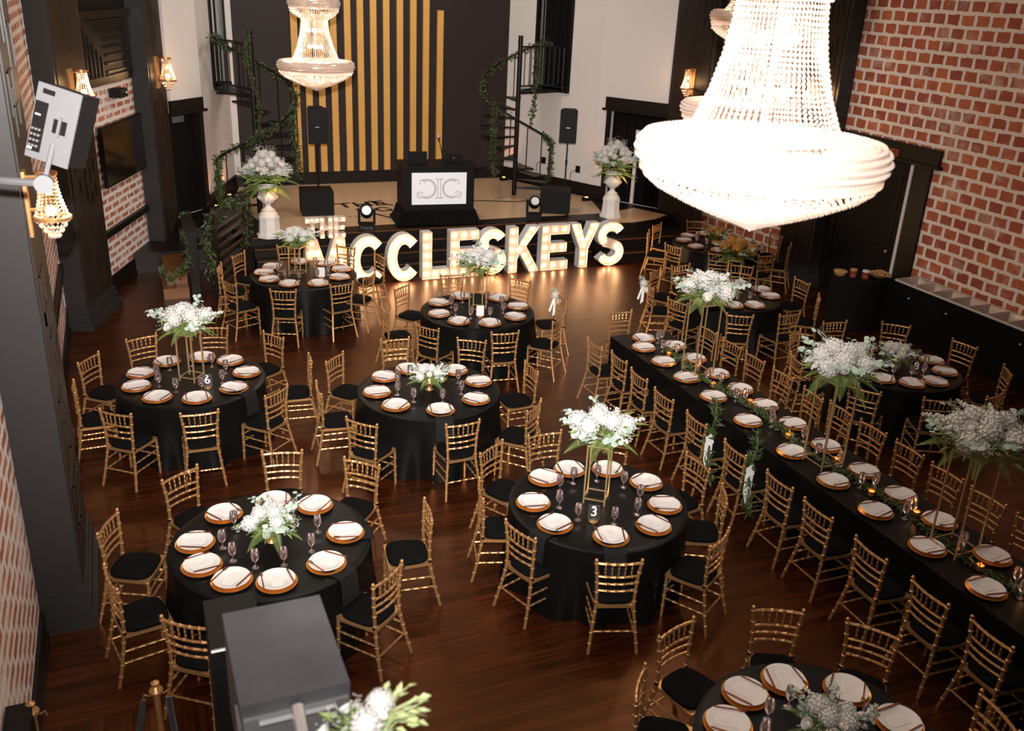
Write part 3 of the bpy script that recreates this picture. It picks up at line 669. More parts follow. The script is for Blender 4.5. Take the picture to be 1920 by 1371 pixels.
CH = {'A': [(0.306, 8.047, -147.5), (-0.253, 7.445, -113.8), (1.13, 8.167, 167.4), (1.735, 7.772, 137.3), (2.02, 6.889, 82.3), (1.495, 6.196, 38.6), (0.19, 6.1, -35.6), (-0.227, 6.729, -77.1)],
'3': [(3.309, 7.65, -147.3), (3.867, 7.742, -177.9), (4.521, 7.671, 146.9), (4.9, 6.886, 93.6), (4.8, 6.344, 61.3), (4.394, 5.793, 31.4), (3.548, 5.784, -18.4), (3.072, 6.363, -70.9), (2.997, 7.008, -105.3)],
'6': [(-0.454, 11.346, -125.3), (0.069, 11.833, -160.0), (0.848, 11.97, 166.6), (1.44, 11.542, 122.4), (1.699, 10.705, 83.3), (1.226, 10.003, 41.6), (0.496, 9.726, -1.4), (-0.218, 9.943, -38.3), (-0.556, 10.616, -86.4)],
'M': [(2.346, 10.528, -135.0), (3.097, 10.875, -179.5), (3.953, 10.598, 147.1), (4.259, 9.678, 90.7), (3.898, 8.768, 42.6), (3.105, 8.646, 2.4), (2.232, 8.932, -47.2), (2.029, 9.781, -93.2)],
'LF': [(1.819, 15.51, -127.8), (2.512, 15.77, 169.5), (3.354, 15.552, 132.1), (3.74, 14.963, 102.6), (3.322, 14.058, 48.3), (2.903, 13.783, 14.8), (2.118, 13.695, -21.4), (1.514, 14.194, -64.9), (1.475, 14.941, -103.8)],
'F': [(3.935, 13.069, -141.5), (4.763, 13.444, 176.8), (5.592, 12.996, 126.6), (5.828, 12.13, 86.9), (5.423, 11.383, 41.3), (4.626, 11.117, -6.2), (3.81, 11.54, -53.4), (3.482, 12.271, -90.7)],
'R1': [(10.068, 15.734, -147.3), (9.619, 15.263, -123.9), (9.599, 14.455, -69.0), (10.893, 15.817, 159.7), (11.54, 15.485, 114.2), (11.765, 14.635, 89.7), (10.806, 13.585, 0.8), (10.078, 13.856, -33.3), (11.533, 13.977, 44.8)],
'R2': [(8.322, 12.843, -147.7), (7.892, 12.232, -107.0), (7.897, 11.55, -71.4), (8.849, 12.998, -174.9), (9.78, 12.758, 138.0), (10.188, 11.868, 89.9), (9.893, 11.153, 51.2), (9.049, 10.691, 3.0), (8.37, 10.832, -28.1)],
'LL': [(6.578, 11.053, -178.8), (5.817, 10.218, -88.1), (5.899, 9.684, -88.7), (5.861, 9.089, -89.6), (5.838, 8.467, -87.4), (5.852, 7.778, -89.9), (5.848, 7.025, -91.2), (5.875, 6.321, -89.2), (5.878, 5.748, -89.7), (5.875, 5.044, -91.8), (5.893, 4.388, -91.4), (5.949, 3.827, -91.2)],
'LR': [(7.255, 10.248, 91.7), (7.261, 9.671, 93.6), (7.256, 9.154, 90.8), (7.264, 8.585, 89.8), (7.227, 7.976, 83.6), (7.267, 7.506, 89.4), (7.27, 6.981, 90.8), (7.28, 6.447, 89.4), (7.259, 5.905, 91.9), (7.257, 5.385, 93.0), (7.257, 4.86, 91)],
'8': [(8.701, 9.607, -149.1), (8.178, 8.922, -106.0), (9.47, 9.806, 172.3), (10.201, 9.51, 137.0), (10.521, 8.706, 98.5), (10.31, 7.915, 53.7), (9.594, 7.444, 12.3), (8.918, 7.523, -25.7), (8.313, 7.977, -58.6)],
'N': [(4.269, 4.43, 154.7), (4.753, 4.05, 128.7), (3.533, 4.491, -163.4), (3.077, 4.127, -128.9), (4.904, 3.226, 78.2)]}
PL = {'A': [-160, -128, -95, -54, -10, 43, 79, 122, 167], '3': [-156, -107, -64, -27, 14, 54, 90, 120, 166], '6': [-171, -131, -90, -47, -3, 39, 74, 113, 153], 'M': [-145, -96, -48, 1, 42, 97, 132, 175], 'F': [-174, -136, -94, -49, -5, 39, 94, 138], 'LF': [-159, -122, -80, -37, 4, 41, 85, 133, 165],
'8': [-147, -114, -82, -39, -3, 42, 84, 128, 168], 'N': [1, 37, 77, 109, 141, -178], 'R1': [-162, 117, 154, -120, -82, -40, 0, 38, 78], 'R2': [-146, -122, -89, -28, 4, 42, 92, 133, 172]}
HW = ['twelve', 'one', 'two', 'three', 'four', 'five', 'six', 'seven', 'eight', 'nine', 'ten', 'eleven', 'twelve']
CT = {'A': (.85, 7.0), '3': (3.86, 6.69), '6': (.51, 10.77), 'M': (3.12, 9.66), 'F': (4.69, 12.22), 'LF': (2.57, 14.66), 'R1': (10.62, 14.74), 'R2': (8.97, 11.87), '8': (9.33, 8.6), 'N': (3.84, 3.42)}
TN = {'A': 'the front left round table', '3': 'table three', '6': 'table six', 'M': 'the middle round table', 'F': 'the glowing floor round table', 'LF': 'the round table beside M', 'R1': 'the rearmost right corner table', 'R2': 'the table past the long one', '8': 'table eight', 'N': 'the bottom right round table'}
TG = {'A': 'front left table', '3': 'table 3', '6': 'table 6', 'M': 'middle table', 'F': 'dance floor table', 'LF': 'table beside the letters', 'R1': 'corner table', 'R2': 'table behind the long table', '8': 'table 8', 'N': 'bottom right table'}
def hours(items, c):
    # clock hour of each item seen from the camera: 12 is the far side of the table, made unique in order
    away = math.atan2(c[1], c[0]); res = []
    for x, y in items:
        a = math.atan2(y-c[1], x-c[0]); h = ((away-a)/(2*pi)*12) % 12; res.append(h)
    order = sorted(range(len(res)), key=lambda i: res[i]); used = set(); out = [0]*len(res)
    for i in order:
        h = int(round(res[i])) % 12
        k = 0
        while h in used and k < 12: h = (h+1) % 12; k += 1
        used.add(h); out[i] = h or 12
    return out
for k, L in CH.items():
    if k in ('LL', 'LR'): continue
    hs = hours([(x, y) for x, y, d in L], CT[k])
    for (x, y, d), h in zip(L, hs):
        put_chair(x, y, d, "gold chair at the %s o'clock seat of %s" % (HW[h], TN[k]), 'gold chairs around ' + TG[k])
ORD = ['nearest the stage', 'second from the stage end', 'third from the stage end', 'fourth from the stage end', 'fifth from the stage end', 'sixth from the stage end', 'seventh from the stage end', 'eighth from the stage end', 'ninth from the stage end', 'tenth from the stage end', 'eleventh from the stage end', 'twelfth from the stage end']
for i, (x, y, d) in enumerate(CH['LL']):
    put_chair(x, y, d, 'gold spindle chair at the far head of the long table' if i == 0 else 'gold spindle chair along long table left side, ' + ORD[i-1], 'gold chairs along the long table')
for i, (x, y, d) in enumerate(CH['LR']):
    put_chair(x, y, d, 'gold spindle chair along long table right side, ' + ORD[i], 'gold chairs along the long table')

# ------------------------------------------------------------------ TABLES
def round_cloth(seed, rad=.85):
    r = random.Random(seed); mb = MB(); n = 160; z0 = .762
    prof = [(.02, z0), (.4, z0), (.78, z0), (.835, z0-.001), (.85, z0-.010)]
    vs = []
    for pr_, z in prof: vs += [(pr_*rad/.85*cos(2*pi*j/n), pr_*rad/.85*sin(2*pi*j/n), z) for j in range(n)]
    ph = [r.uniform(0, 6.28) for _ in range(4)]; rows = 14
    for i in range(1, rows+1):
        t_ = i/rows
        for j in range(n):
            a = 2*pi*j/n
            fold = sin(11*a+ph[0]+.8*sin(3*a+ph[1]))*.55+sin(19*a+ph[2])*.2+sin(7*a+ph[3])*.25
            rr = rad+t_**1.1*(.028+.075*fold)+.01*t_
            vs.append((rr*cos(a), rr*sin(a), z0-.01-(z0-.016)*t_))
    k = len(prof)+rows
    fs = [(i*n+j, i*n+(j+1) % n, (i+1)*n+(j+1) % n, (i+1)*n+j) for i in range(k-1) for j in range(n)]
    fs.append(tuple(range(n)))
    mb.add(vs, fs); return mb
TABLE = None
for idx, (k, (cx, cy)) in enumerate(CT.items()):
    o = round_cloth(40+idx).build('tablecloth', 'cloth', loc=(cx, cy, 0)); o.rotation_euler.z = rnd.uniform(0, 6)
    tag(o, 'black floor-length cloth draped over ' + TN[k], 'tablecloth', 'black round tablecloths')
    if TABLE is None:
        TABLE = thing('round_table', 'round banquet table under the black cloth, ' + TN[k], 'table', (cx, cy, 0), 0, 'round banquet tables')
        mb = MB(); mb.lathe([(0, .722), (.82, .722), (.83, .73), (.83, .75), (.82, .756), (0, .756)], 48); mb.build('tabletop', 'wood_orange', TABLE)
        for j in range(4):
            a = pi/4+pi/2*j; MB().tube([(.5*cos(a), .5*sin(a), 0), (.4*cos(a), .4*sin(a), .722)], .015, 6).build('leg', 'steel_black', TABLE)
    else: dup(TABLE, (cx, cy, 0), 0, 'round banquet table under the black cloth, ' + TN[k])
# long table with its cloth
LX0, LX1, LY0, LY1 = 6.12, 7.0, 2.9, 10.68
def long_cloth():
    mb = MB(); P_ = []; st = .05; z0 = .762
    y = LY0
    pts = []
    def edge(a, b):
        n = int(math.dist(a, b)/st)
        for i in range(n): pts.append((a[0]+(b[0]-a[0])*i/n, a[1]+(b[1]-a[1])*i/n))
    edge((LX0, LY0), (LX0, LY1)); edge((LX0, LY1), (LX1, LY1)); edge((LX1, LY1), (LX1, LY0)); edge((LX1, LY0), (LX0, LY0))
    n = len(pts); cx, cy = (LX0+LX1)/2, (LY0+LY1)/2; vs = []; rows = 10; r = random.Random(5)
    for i in range(rows+1):
        t_ = i/rows
        for j, (x, y) in enumerate(pts):
            nx = -1 if abs(x-LX0) < 1e-6 and y < LY1-1e-6 else (1 if abs(x-LX1) < 1e-6 else 0); ny = 1 if abs(y-LY1) < 1e-6 and nx <= 0 and x > LX0-1e-6 else (-1 if abs(y-LY0) < 1e-6 else 0)
            if nx and ny: nx *= .7; ny *= .7
            f = sin(j*.42+sin(j*.11)*2)*.6+sin(j*.23+1)*.4; o_ = t_*(.018+.022*f)
            vs.append((x+nx*o_, y+ny*o_, z0-(z0-.006)*t_))
    fs = [(i*n+j, i*n+(j+1) % n, (i+1)*n+(j+1) % n, (i+1)*n+j) for i in range(rows) for j in range(n)]
    fs.append(tuple(range(n))); mb.add(vs, fs); return mb
tag(long_cloth().build('tablecloth', 'cloth'), 'black floor-length cloth over the long dining table', 'tablecloth')
t = thing('long_table', 'long narrow dining table under the black cloth on the right', 'table', (6.56, 6.8, 0))
MB().box(-.42, .42, -3.86, 3.85, .725, .756).build('tabletop', 'wood_orange', t, smooth=False)
for sx_ in (-.36, .36):
    for yy in (-3.7, 0, 3.7): MB().tube([(sx_, yy, 0), (sx_, yy, .725)], .016, 6).build('leg', 'steel_black', t)

# ------------------------------------------------------------------ PLACE SETTINGS
def lathe_obj(name, prof, mt, n=36): return MB().lathe(prof, n).build(name, mt)
PZ = .764
charger = lathe_obj('charger_plate', [(0, 0), (.105, 0), (.118, .004), (.158, .017), (.166, .020), (.166, .023), (.157, .021), (.116, .009), (.104, .006), (0, .006)], 'charger')
plate = lathe_obj('dinner_plate', [(0, -.004), (.075, -.004), (.08, .010), (.11, .018), (.146, .032), (.148, .035), (.145, .037), (.10, .028), (.085, .021), (0, .020)], 'plate')
# knife and fork lie across the plate rim
def knife():
    mb = MB(); mb.prism([(-.105, -.006), (-.02, -.008), (0, -.008), (.10, -.010), (.118, .0), (.10, .006), (0, .005), (-.02, .006), (-.105, .007)], 0, .004, lambda u, v, d: (v, u, d)); return mb.build('table_knife', 'cutlery', smooth=False)
def fork():
    mb = MB(); mb.prism([(-.105, -.006), (.05, -.004), (.065, -.012), (.075, -.013), (.075, .013), (.065, .012), (.05, .004), (-.105, .006)], 0, .004, lambda u, v, d: (v, u, d))
    for q in (-.0115, -.0038, .0038, .0115): mb.box(q-.0018, q+.0018, .074, .112, 0, .004)
    return mb.build('dinner_fork', 'cutlery', smooth=False)
kn, fk = knife(), fork()
card = MB().box(-.045, .045, -.092, .092, 0, .0015).build('menu_card', 'card', smooth=False)
mb = MB()
for i in range(7): mb.box(-.03+.004*(i % 2), .03-.004*((i+1) % 3), -.065+.02*i, -.0625+.02*i, .0015, .0019)
mb.build('printed_lines', 'scroll', card, smooth=False)
glass = MB().lathe([(0, 0), (.030, 0), (.032, .003), (.010, .008), (.0055, .014), (.005, .055), (.010, .062), (.026, .074), (.035, .098), (.037, .120), (.034, .150), (.031, .172)], 20).build('stemmed_glass', 'glass')
protos = {'charger': charger, 'plate': plate, 'knife': kn, 'fork': fk, 'card': card, 'glass': glass}
first = {k: True for k in protos}
def put(kind, x, y, z, rz, label, cat, group, tilt=None):
    p = protos[kind]
    if first[kind]: first[kind] = False; o = p; o.location = (x, y, z); o.rotation_euler = (0, 0, rz)
    else: o = dup(p, (x, y, z), rz, None)
    if tilt: o.rotation_euler = (tilt[0], tilt[1], rz)
    return tag(o, label, cat, group)
def setting(cx, cy, a, where, grp, rp=None, px=None, py=None, glass_pos=None, r=rnd):
    # a = outward angle from the table centre; diner faces inward
    if px is None: px, py = cx+.63*cos(a), cy+.63*sin(a)
    rz = a+pi/2+r.uniform(-.08, .08); ca, sa = cos(rz), sin(rz)
    def loc(u, v): return px+u*ca-v*sa, py+u*sa+v*ca
    put('charger', px, py, PZ, rz, 'round copper gold charger %s' % where, 'charger', 'copper chargers on '+grp)
    put('plate', px, py, PZ+.014, rz, 'white dinner plate %s' % where, 'plate', 'white plates on '+grp)
    put('card', px, py, PZ+.0365, rz, 'menu card on the plate %s' % where, 'menu card', 'menu cards on '+grp)
    x, y = loc(.112, 0); put('knife', x, y, PZ+.052, rz+r.uniform(-.2, .2), 'dark gold knife %s' % where, 'knife', 'knives on '+grp)
    x, y = loc(-.112, 0); put('fork', x, y, PZ+.052, rz+r.uniform(-.2, .2), 'dark gold fork %s' % where, 'fork', 'forks on '+grp)
    gx, gy = glass_pos if glass_pos else (px-.235*cos(a)+.075*cos(a+pi/2), py-.235*sin(a)+.075*sin(a+pi/2))
    put('glass', gx, gy, PZ, 0, 'short stemmed clear glass %s' % where, 'glass', 'stemmed glasses on '+grp)
for k, A_ in PL.items():
    cx, cy = CT[k]; pts = [(cx+.63*cos(R(a)), cy+.63*sin(R(a))) for a in A_]
    hs = hours(pts, CT[k])
    for a, h in zip(A_, hs): setting(cx, cy, R(a), "at %s o'clock, %s" % (HW[h], TN[k]), TG[k])
LLy = [10.11, 9.58, 9.03, 8.42, 7.72, 6.93, 6.27, 5.67, 5.02, 4.37, 3.72]
LRy = [10.05, 9.56, 9.02, 8.52, 8.02, 7.50, 6.93, 6.34, 5.83, 5.33, 4.72, 4.15]
setting(6.56, 10.44, pi/2, 'at the far head of the long table', 'the long table', px=6.50, py=10.42, glass_pos=(6.72, 10.3))
for i, y in enumerate(LLy):
    w_ = 'on long table left side, '+ORD[i]
    setting(0, 0, pi, w_, 'the long table', px=6.32, py=y, glass_pos=(6.52, y-.17))
for i, y in enumerate(LRy):
    w_ = 'on long table right side, '+ORD[i]
    setting(0, 0, 0, w_, 'the long table', px=6.78, py=y, glass_pos=(6.63, y+.2))
# napkins hanging over the table edge
def napkin_mesh():
    mb = MB(); w_ = .10; vs = []; path = [(-.02, .012), (.10, .008), (.205, .006), (.222, .0), (.236, -.06), (.246, -.16), (.25, -.25)]
    for i, (d, z) in enumerate(path): 
        for j in range(5): vs.append((-w_+2*w_*j/4, -d, z+.004*sin(j*2)))
    fs = [(i*5+j, i*5+j+1, (i+1)*5+j+1, (i+1)*5+j) for i in range(len(path)-1) for j in range(4)]
    mb.add(vs, fs); return mb.build('napkin', 'napkin')
NK = napkin_mesh(); nf = [True]
for k, i, dr in (('3', 1, .0), ('M', 1, 0), ('A', 4, 0), ('6', 3, 0), ('A', 3, 0), ('3', 0, 0)):
    a = R(PL[k][i]); cx, cy = CT[k]; hs = hours([(cx+cos(R(q)), cy+sin(R(q))) for q in PL[k]], (cx, cy))
    px, py = cx+.64*cos(a), cy+.64*sin(a)
    o = NK if nf[0] else NK.copy()
    if not nf[0]: COL.objects.link(o)
    nf[0] = False; o.location = (px, py, PZ+.001); o.rotation_euler = (0, 0, a+pi/2)
    tag(o, "black napkin draped off the edge at %s o'clock, %s" % (HW[hs[i]], TN[k]), 'napkin', 'draped black napkins')

# ------------------------------------------------------------------ FLOWERS
def hydrangea_mesh(r0, nf_, seed):
    r = random.Random(seed); mb = MB(); mb.sphere((0, 0, 0), r0*.78, 12, 8)
    for i in range(nf_):
        z = 1-2*(i+.5)/nf_; a = i*2.39996; q = math.sqrt(max(0, 1-z*z)); d = Vector((q*cos(a), q*sin(a), z)); p = d*r0*r.uniform(.84, 1.06)
        s = d.cross(Vector((0, 0, 1))); s = s.normalized() if s.length > .1 else Vector((1, 0, 0)); u = s.cross(d); w_ = r0*.24; o_ = r.uniform(0, 1.5)
        for k in range(4):
            c, s2 = cos(o_+k*pi/2), sin(o_+k*pi/2); e = s*c+u*s2; e2 = s*cos(o_+k*pi/2+pi/4)+u*sin(o_+k*pi/2+pi/4); e3 = s*cos(o_+k*pi/2-pi/4)+u*sin(o_+k*pi/2-pi/4)
            mb.add([p, p+e3*w_*.7+d*w_*.1, p+e*w_+d*w_*.55, p+e2*w_*.7+d*w_*.1], [(0, 1, 2, 3)])
    return mb
def rose_mesh(r0, seed):
    r = random.Random(seed); mb = MB(); mb.sphere((0, 0, -.1*r0), r0*.62, 10, 6)
    for layer, (n, tilt, sc) in enumerate(((5, .25, .75), (6, .55, .95), (7, .95, 1.12))):
        for k in range(n):
            a = 2*pi*k/n+layer*.5+r.uniform(-.1, .1); out_ = Vector((cos(a), sin(a), 0)); tan = Vector((-sin(a), cos(a), 0)); upv = Vector((0, 0, 1))
            base_ = out_*r0*.18-upv*r0*.5; w_ = r0*.62*sc; h = r0*1.15*sc; vs = []
            for i in range(4):
                t_ = i/3; c = base_+out_*(sin(t_*1.3)*r0*tilt*1.0)+upv*(h*t_*(1-.22*tilt*t_))
                ww = w_*(.35+.65*sin(min(1, t_*1.15)*pi*.62)); 
                vs += [c-tan*ww-out_*ww*.25, c+out_*ww*.12, c+tan*ww-out_*ww*.25]
            mb.add(vs, [(i*3+j, i*3+j+1, (i+1)*3+j+1, (i+1)*3+j) for i in range(3) for j in range(2)])
    return mb
def fern_mesh(L_, seed):
    r = random.Random(seed); mb = MB(); n = 16; pts = []
    for i in range(n+1):
        t_ = i/n; pts.append(Vector((L_*t_, 0, L_*(.22*t_-.42*t_*t_))))
    mb.tube(pts, .0025, 4)
    for i in range(1, n+1):
        t_ = i/n; w_ = L_*.30*(1-t_)**.75+.008; d = (pts[i]-pts[i-1]).normalized()
        for s in (-1, 1):
            for q in (0, .5):
                p = pts[i-1].lerp(pts[i], q); leaf(mb, p, Vector((d.x*.55, s, -.15)), w_, .0046, Vector((0, 0, 1)), .05)
    return mb
def euca_mesh(L_, seed):
    r = random.Random(seed); mb = MB(); n = 7; pts = [Vector((L_*i/n, .03*sin(i), L_*(.35*i/n-.1*(i/n)**2))) for i in range(n+1)]; mb.tube(pts, .0025, 4)
    for i in range(1, n+1):
        for s in (-1, 1):
            c = pts[i]+Vector((r.uniform(-.01, .01), s*.028, r.uniform(-.01, .015))); nn = rv(r, 1.2); u = nn.cross(Vector((1, 0, 0))).normalized(); v = nn.cross(u); q = .026*(1.1-.04*i)
            mb.add([c+u*q*cos(2*pi*k/8)+v*q*sin(2*pi*k/8) for k in range(8)], [tuple(range(8))])
    return mb
def spike_mesh(L_, seed):
    r = random.Random(seed); mb = MB(); n = 11; pts = [Vector((L_*i/n, .015*sin(i*.7), L_*(.55*i/n-.25*(i/n)**2))) for i in range(n+1)]; mb.tube(pts, .0025, 4)
    for i in range(4, n+1):
        q = .019*(1.25-.6*i/n)
        for k in range(4): mb.sphere(pts[i]+rv(r)*q*.9, q*r.uniform(.6, .85), 6, 4)
    return mb
SPK = [spike_mesh(.26, 9)]
HYD = [hydrangea_mesh(.075, 80, s) for s in (1, 2)]; ROSE = [rose_mesh(.042, s) for s in (3, 4)]; FERN = [fern_mesh(.26, s) for s in (5, 6)]; EUC = [euca_mesh(.22, s) for s in (7, 8)]
meshes = {}
def inst(key, mb, name, mt, parent, loc, rot, sc=1):
    kk = (key, mt)
    if kk not in meshes:
        o = mb.build(name, mt, parent); meshes[kk] = o.data
    else:
        o = bpy.data.objects.new(name, meshes[kk]); COL.objects.link(o); o.parent = parent
    o.location = loc; o.rotation_euler = rot; o.scale = (sc,)*3; return o
def bouquet(loc, label, seed, rad=.27, nh=6, nr=6, nfern=16, ne=7, pet='petal', group='white flower centrepieces', flat=.5, fernz=-.03, cat='flower arrangement', nsp=4, hs=1.0):
    r = random.Random(seed); t = thing('flower_arrangement', label, cat, loc, r.uniform(0, 6), group); k = rad/.27; ks = min(k, 1.25)
    up_rot = lambda d: Vector(d).to_track_quat('Z', 'Y').to_euler()
    for i in range(nfern):
        a = 2*pi*i/nfern+r.uniform(-.2, .2); low = i % 2
        inst('f%d' % (i % 2), FERN[i % 2], 'fern_frond', 'fern', t, (.06*k*cos(a), .06*k*sin(a), fernz*k+(0 if low else .07*k)), (r.uniform(-.25, .25), r.uniform(.0, .35) if low else r.uniform(-.45, -.05), a), k*r.uniform(.85, 1.2))
    for i in range(ne):
        a = 2*pi*i/ne+r.uniform(-.4, .4); el = r.uniform(-.2, .6); inst('e%d' % (i % 2), EUC[i % 2], 'eucalyptus_sprig', 'euca', t, (.15*k*cos(a), .15*k*sin(a), .05*k), (0, -el, a), ks*r.uniform(.8, 1.15))
    for i in range(nsp):
        a = 2*pi*i/nsp+r.uniform(-.5, .5); inst('s', SPK[0], 'larkspur_spike', pet, t, (.13*k*cos(a), .13*k*sin(a), .07*k), (0, -r.uniform(-.35, .25), a), ks*r.uniform(.75, 1.0))
    for i in range(nh):
        a = i*2.4+r.uniform(-.25, .25); q = math.sqrt((i+.2)/nh); p = Vector((cos(a)*q*rad*.82, sin(a)*q*rad*.82, rad*flat*(1.05-.75*q*q)*r.uniform(.9, 1.05)+.02)); d = Vector((p.x, p.y, .8*rad))
        inst('h%d' % (i % 2), HYD[i % 2], 'hydrangea_bloom', pet, t, p, up_rot(d), ks*hs*r.uniform(.85, 1.1))
    for i in range(nr):
        a = i*2.4+1.25+r.uniform(-.3, .3); q = math.sqrt((i+.8)/nr); p = Vector((cos(a)*q*rad*.88, sin(a)*q*rad*.88, rad*flat*(1.15-.95*q*q)*r.uniform(.85, 1.05)+.01)); d = Vector((p.x, p.y, .6*rad))
        inst('r%d' % (i % 2), ROSE[i % 2], 'rose_bloom', pet if i % 3 else ('petal_cream' if pet == 'petal' else pet), t, p, up_rot(d), ks*r.uniform(.8, 1.1))
    mb = MB(); ml = MB()
    for i in range(34 if nh > 12 else 18):
        a = r.uniform(0, 6.28); q = r.uniform(.2, 1.08); e = Vector((cos(a)*q*rad, sin(a)*q*rad, rad*flat*(1.35-1.0*q*q))); ml.tube([Vector((0, 0, 0)), e], .0015, 3)
        for j in range(18): mb.octa(e+rv(r)*.06*k*r.random()**.5, .0050*ks)
    o = mb.build('baby_breath', pet, t, smooth=False); o['kind'] = 'stuff'
    for i in range(80): a = r.uniform(0, 6.28); q = r.uniform(.05, .85)*rad; leaf(ml, Vector((q*cos(a), q*sin(a), r.uniform(-.05, .09)*k)), Vector((cos(a), sin(a), r.uniform(-.5, .6))), .085*k, .03*k, rv(r, 1))
    ml.build('foliage', 'fern', t, smooth=False)
    return t
def tall_stand(x, y, h, label, rz=0, w_=.10):
    t = thing('flower_stand', label, 'flower stand', (x, y, PZ), rz, 'tall gold frame flower stands')
    for sx_ in (-1, 1):
        for sy_ in (-1, 1): MB().box(sx_*w_-.0072, sx_*w_+.0072, sy_*w_-.0072, sy_*w_+.0072, 0, h).build('post', 'stand', t, smooth=False)
    for z in (.045, h-.02):
        mb = MB()
        for s in (-1, 1): mb.box(-w_, w_, s*w_-.005, s*w_+.005, z, z+.01); mb.box(s*w_-.005, s*w_+.005, -w_, w_, z, z+.01)
        mb.build('hoop', 'stand', t, smooth=False)
    MB().box(-w_, w_, -w_, w_, h-.01, h).build('top_plate', 'stand', t, smooth=False)
for k, h, pet, sd in (('3', .62, 'petal', 11), ('6', .60, 'petal', 12), ('F', .62, 'petal', 13), ('LF', .48, 'petal', 14), ('R2', .60, 'petal_amber', 15)):
    cx, cy = CT[k]; ox, oy = {'3': (.0, .05), 'LF': (-.10, -.02)}.get(k, (0, 0))
    tall_stand(cx+ox, cy+oy, h, 'tall gold frame stand at the centre of ' + TN[k], R(-38))
    bouquet((cx+ox, cy+oy, PZ+h+.09), ('white flower and fern arrangement on the tall stand, ' if pet == 'petal' else 'amber flower arrangement on the tall stand, ')+TN[k], sd, .27 if k == 'LF' else .31, 6, 6, pet=pet)
for (x, y), sd, wd, rad in (((6.56, 9.15), 21, 'farthest', .34), ((6.50, 6.65), 22, 'middle', .36), ((6.56, 4.95), 23, 'nearest', .38)):
    tall_stand(x, y, .98, '%s of the three tall gold stands on the long table' % wd, R(2), .14)
    bouquet((x, y, PZ+.98+.10), 'large white flower arrangement on the %s tall stand of the long table' % wd, sd, rad, 8, 7, 18, 9, nsp=6)
def low_vase(k, sd, rad=.20, pet='petal'):
    cx, cy = CT[k]; nm = TN[k]
    o = MB().lathe([(0, 0), (.045, 0), (.05, .004), (.03, .03), (.028, .045), (.06, .075), (.072, .11), (.068, .12), (.062, .112), (.05, .075), (0, .05)], 24).build('footed_bowl', 'gold', loc=(cx, cy, PZ)); tag(o, 'gold footed flower bowl on ' + nm, 'bowl', 'gold flower bowls')
    bouquet((cx, cy, PZ+.15), ('low white flower arrangement in a gold bowl on ' if pet == 'petal' else 'low amber flower arrangement in a gold bowl on ')+TN[k], sd, rad, 5, 5, 12, 6, pet=pet)
low_vase('A', 31, .23); low_vase('M', 32, .20); low_vase('8', 33, .22); low_vase('N', 34, .24); low_vase('R1', 35, .22, 'petal_amber')
# table number cards
def number_card(k, txt, x, y, rz, label, mt='acrylic'):
    t = thing('table_number' if txt else 'table_card', label, 'table sign', (x, y, PZ), rz)
    MB().lathe([(0, 0), (.045, 0), (.045, .012), (.03, .02), (0, .022)], 20).build('stand_base', 'gold', t)
    MB().box(-.055, .055, -.003, .003, .02, .175).build('card', mt, t, smooth=False)
    if txt: text_obj('number', txt, .135, 'ink', t, Matrix.Translation((0, -.0045, .10)) @ FY, .0008, bold=.001)
    if txt: MB().box(-.018, .018, -.0045, -.003, .158, .163).build('small_word', 'ink', t, smooth=False)
number_card('3', '3', 3.66, 6.40, R(-30), 'black table card with a white three')
number_card('6', '6', .66, 10.45, R(-4), 'black table card with a white six')
number_card('8', '8', 9.42, 8.32, R(-46), 'black table card with a white eight')
number_card('F', '', 4.62, 11.93, R(-20), 'white table card back on the dance floor round table', 'card')
number_card('LF', '', 2.80, 14.38, R(-12), 'white table card back on the round table beside the lit M', 'card')
number_card('R1', '', 10.5, 14.32, R(-35), 'cream table card back on the rearmost right corner table', 'card')
number_card('M', '', 3.38, 9.9, R(60), 'table card seen edge on at the middle round table', 'card')
# garland runner and votives on the long table
r = random.Random(3)
pts = [(6.56+.045*sin(i*.9), 3.2+.3*i, PZ+.02) for i in range(24)]
vine_obj('greenery_runner', 'green leaf garland lying down the middle of the long table', pts, 230, .07, .026, 9, .055, 'leaf', hang=0)
vp = None
vy = [9.78, 9.3, 8.72, 8.15, 7.25, 6.62, 5.95, 5.5, 4.62, 4.25]
for i, y in enumerate(vy):
    x = 6.56+(.10 if i % 2 else -.04)
    if vp is None:
        t = thing('votive_candle', '', 'candle', (x, y, PZ), 0, 'amber votives on the long table'); vp = t
        MB().lathe([(0, 0), (.026, 0), (.031, .01), (.034, .055), (.030, .055), (.027, .012), (0, .008)], 16).build('glass_cup', 'amber', t)
        MB().lathe([(0, .008), (.024, .008), (.026, .042), (0, .042)], 14).build('candle', 'candle', t)
    else: t = dup(vp, (x, y, PZ), 0, None)
    t['label'] = 'glowing amber votive on the long table, ' + ORD[i]
    light('POINT', 'votive_light', (x, y, PZ+.08), .35, (1, .45, .12), .02)
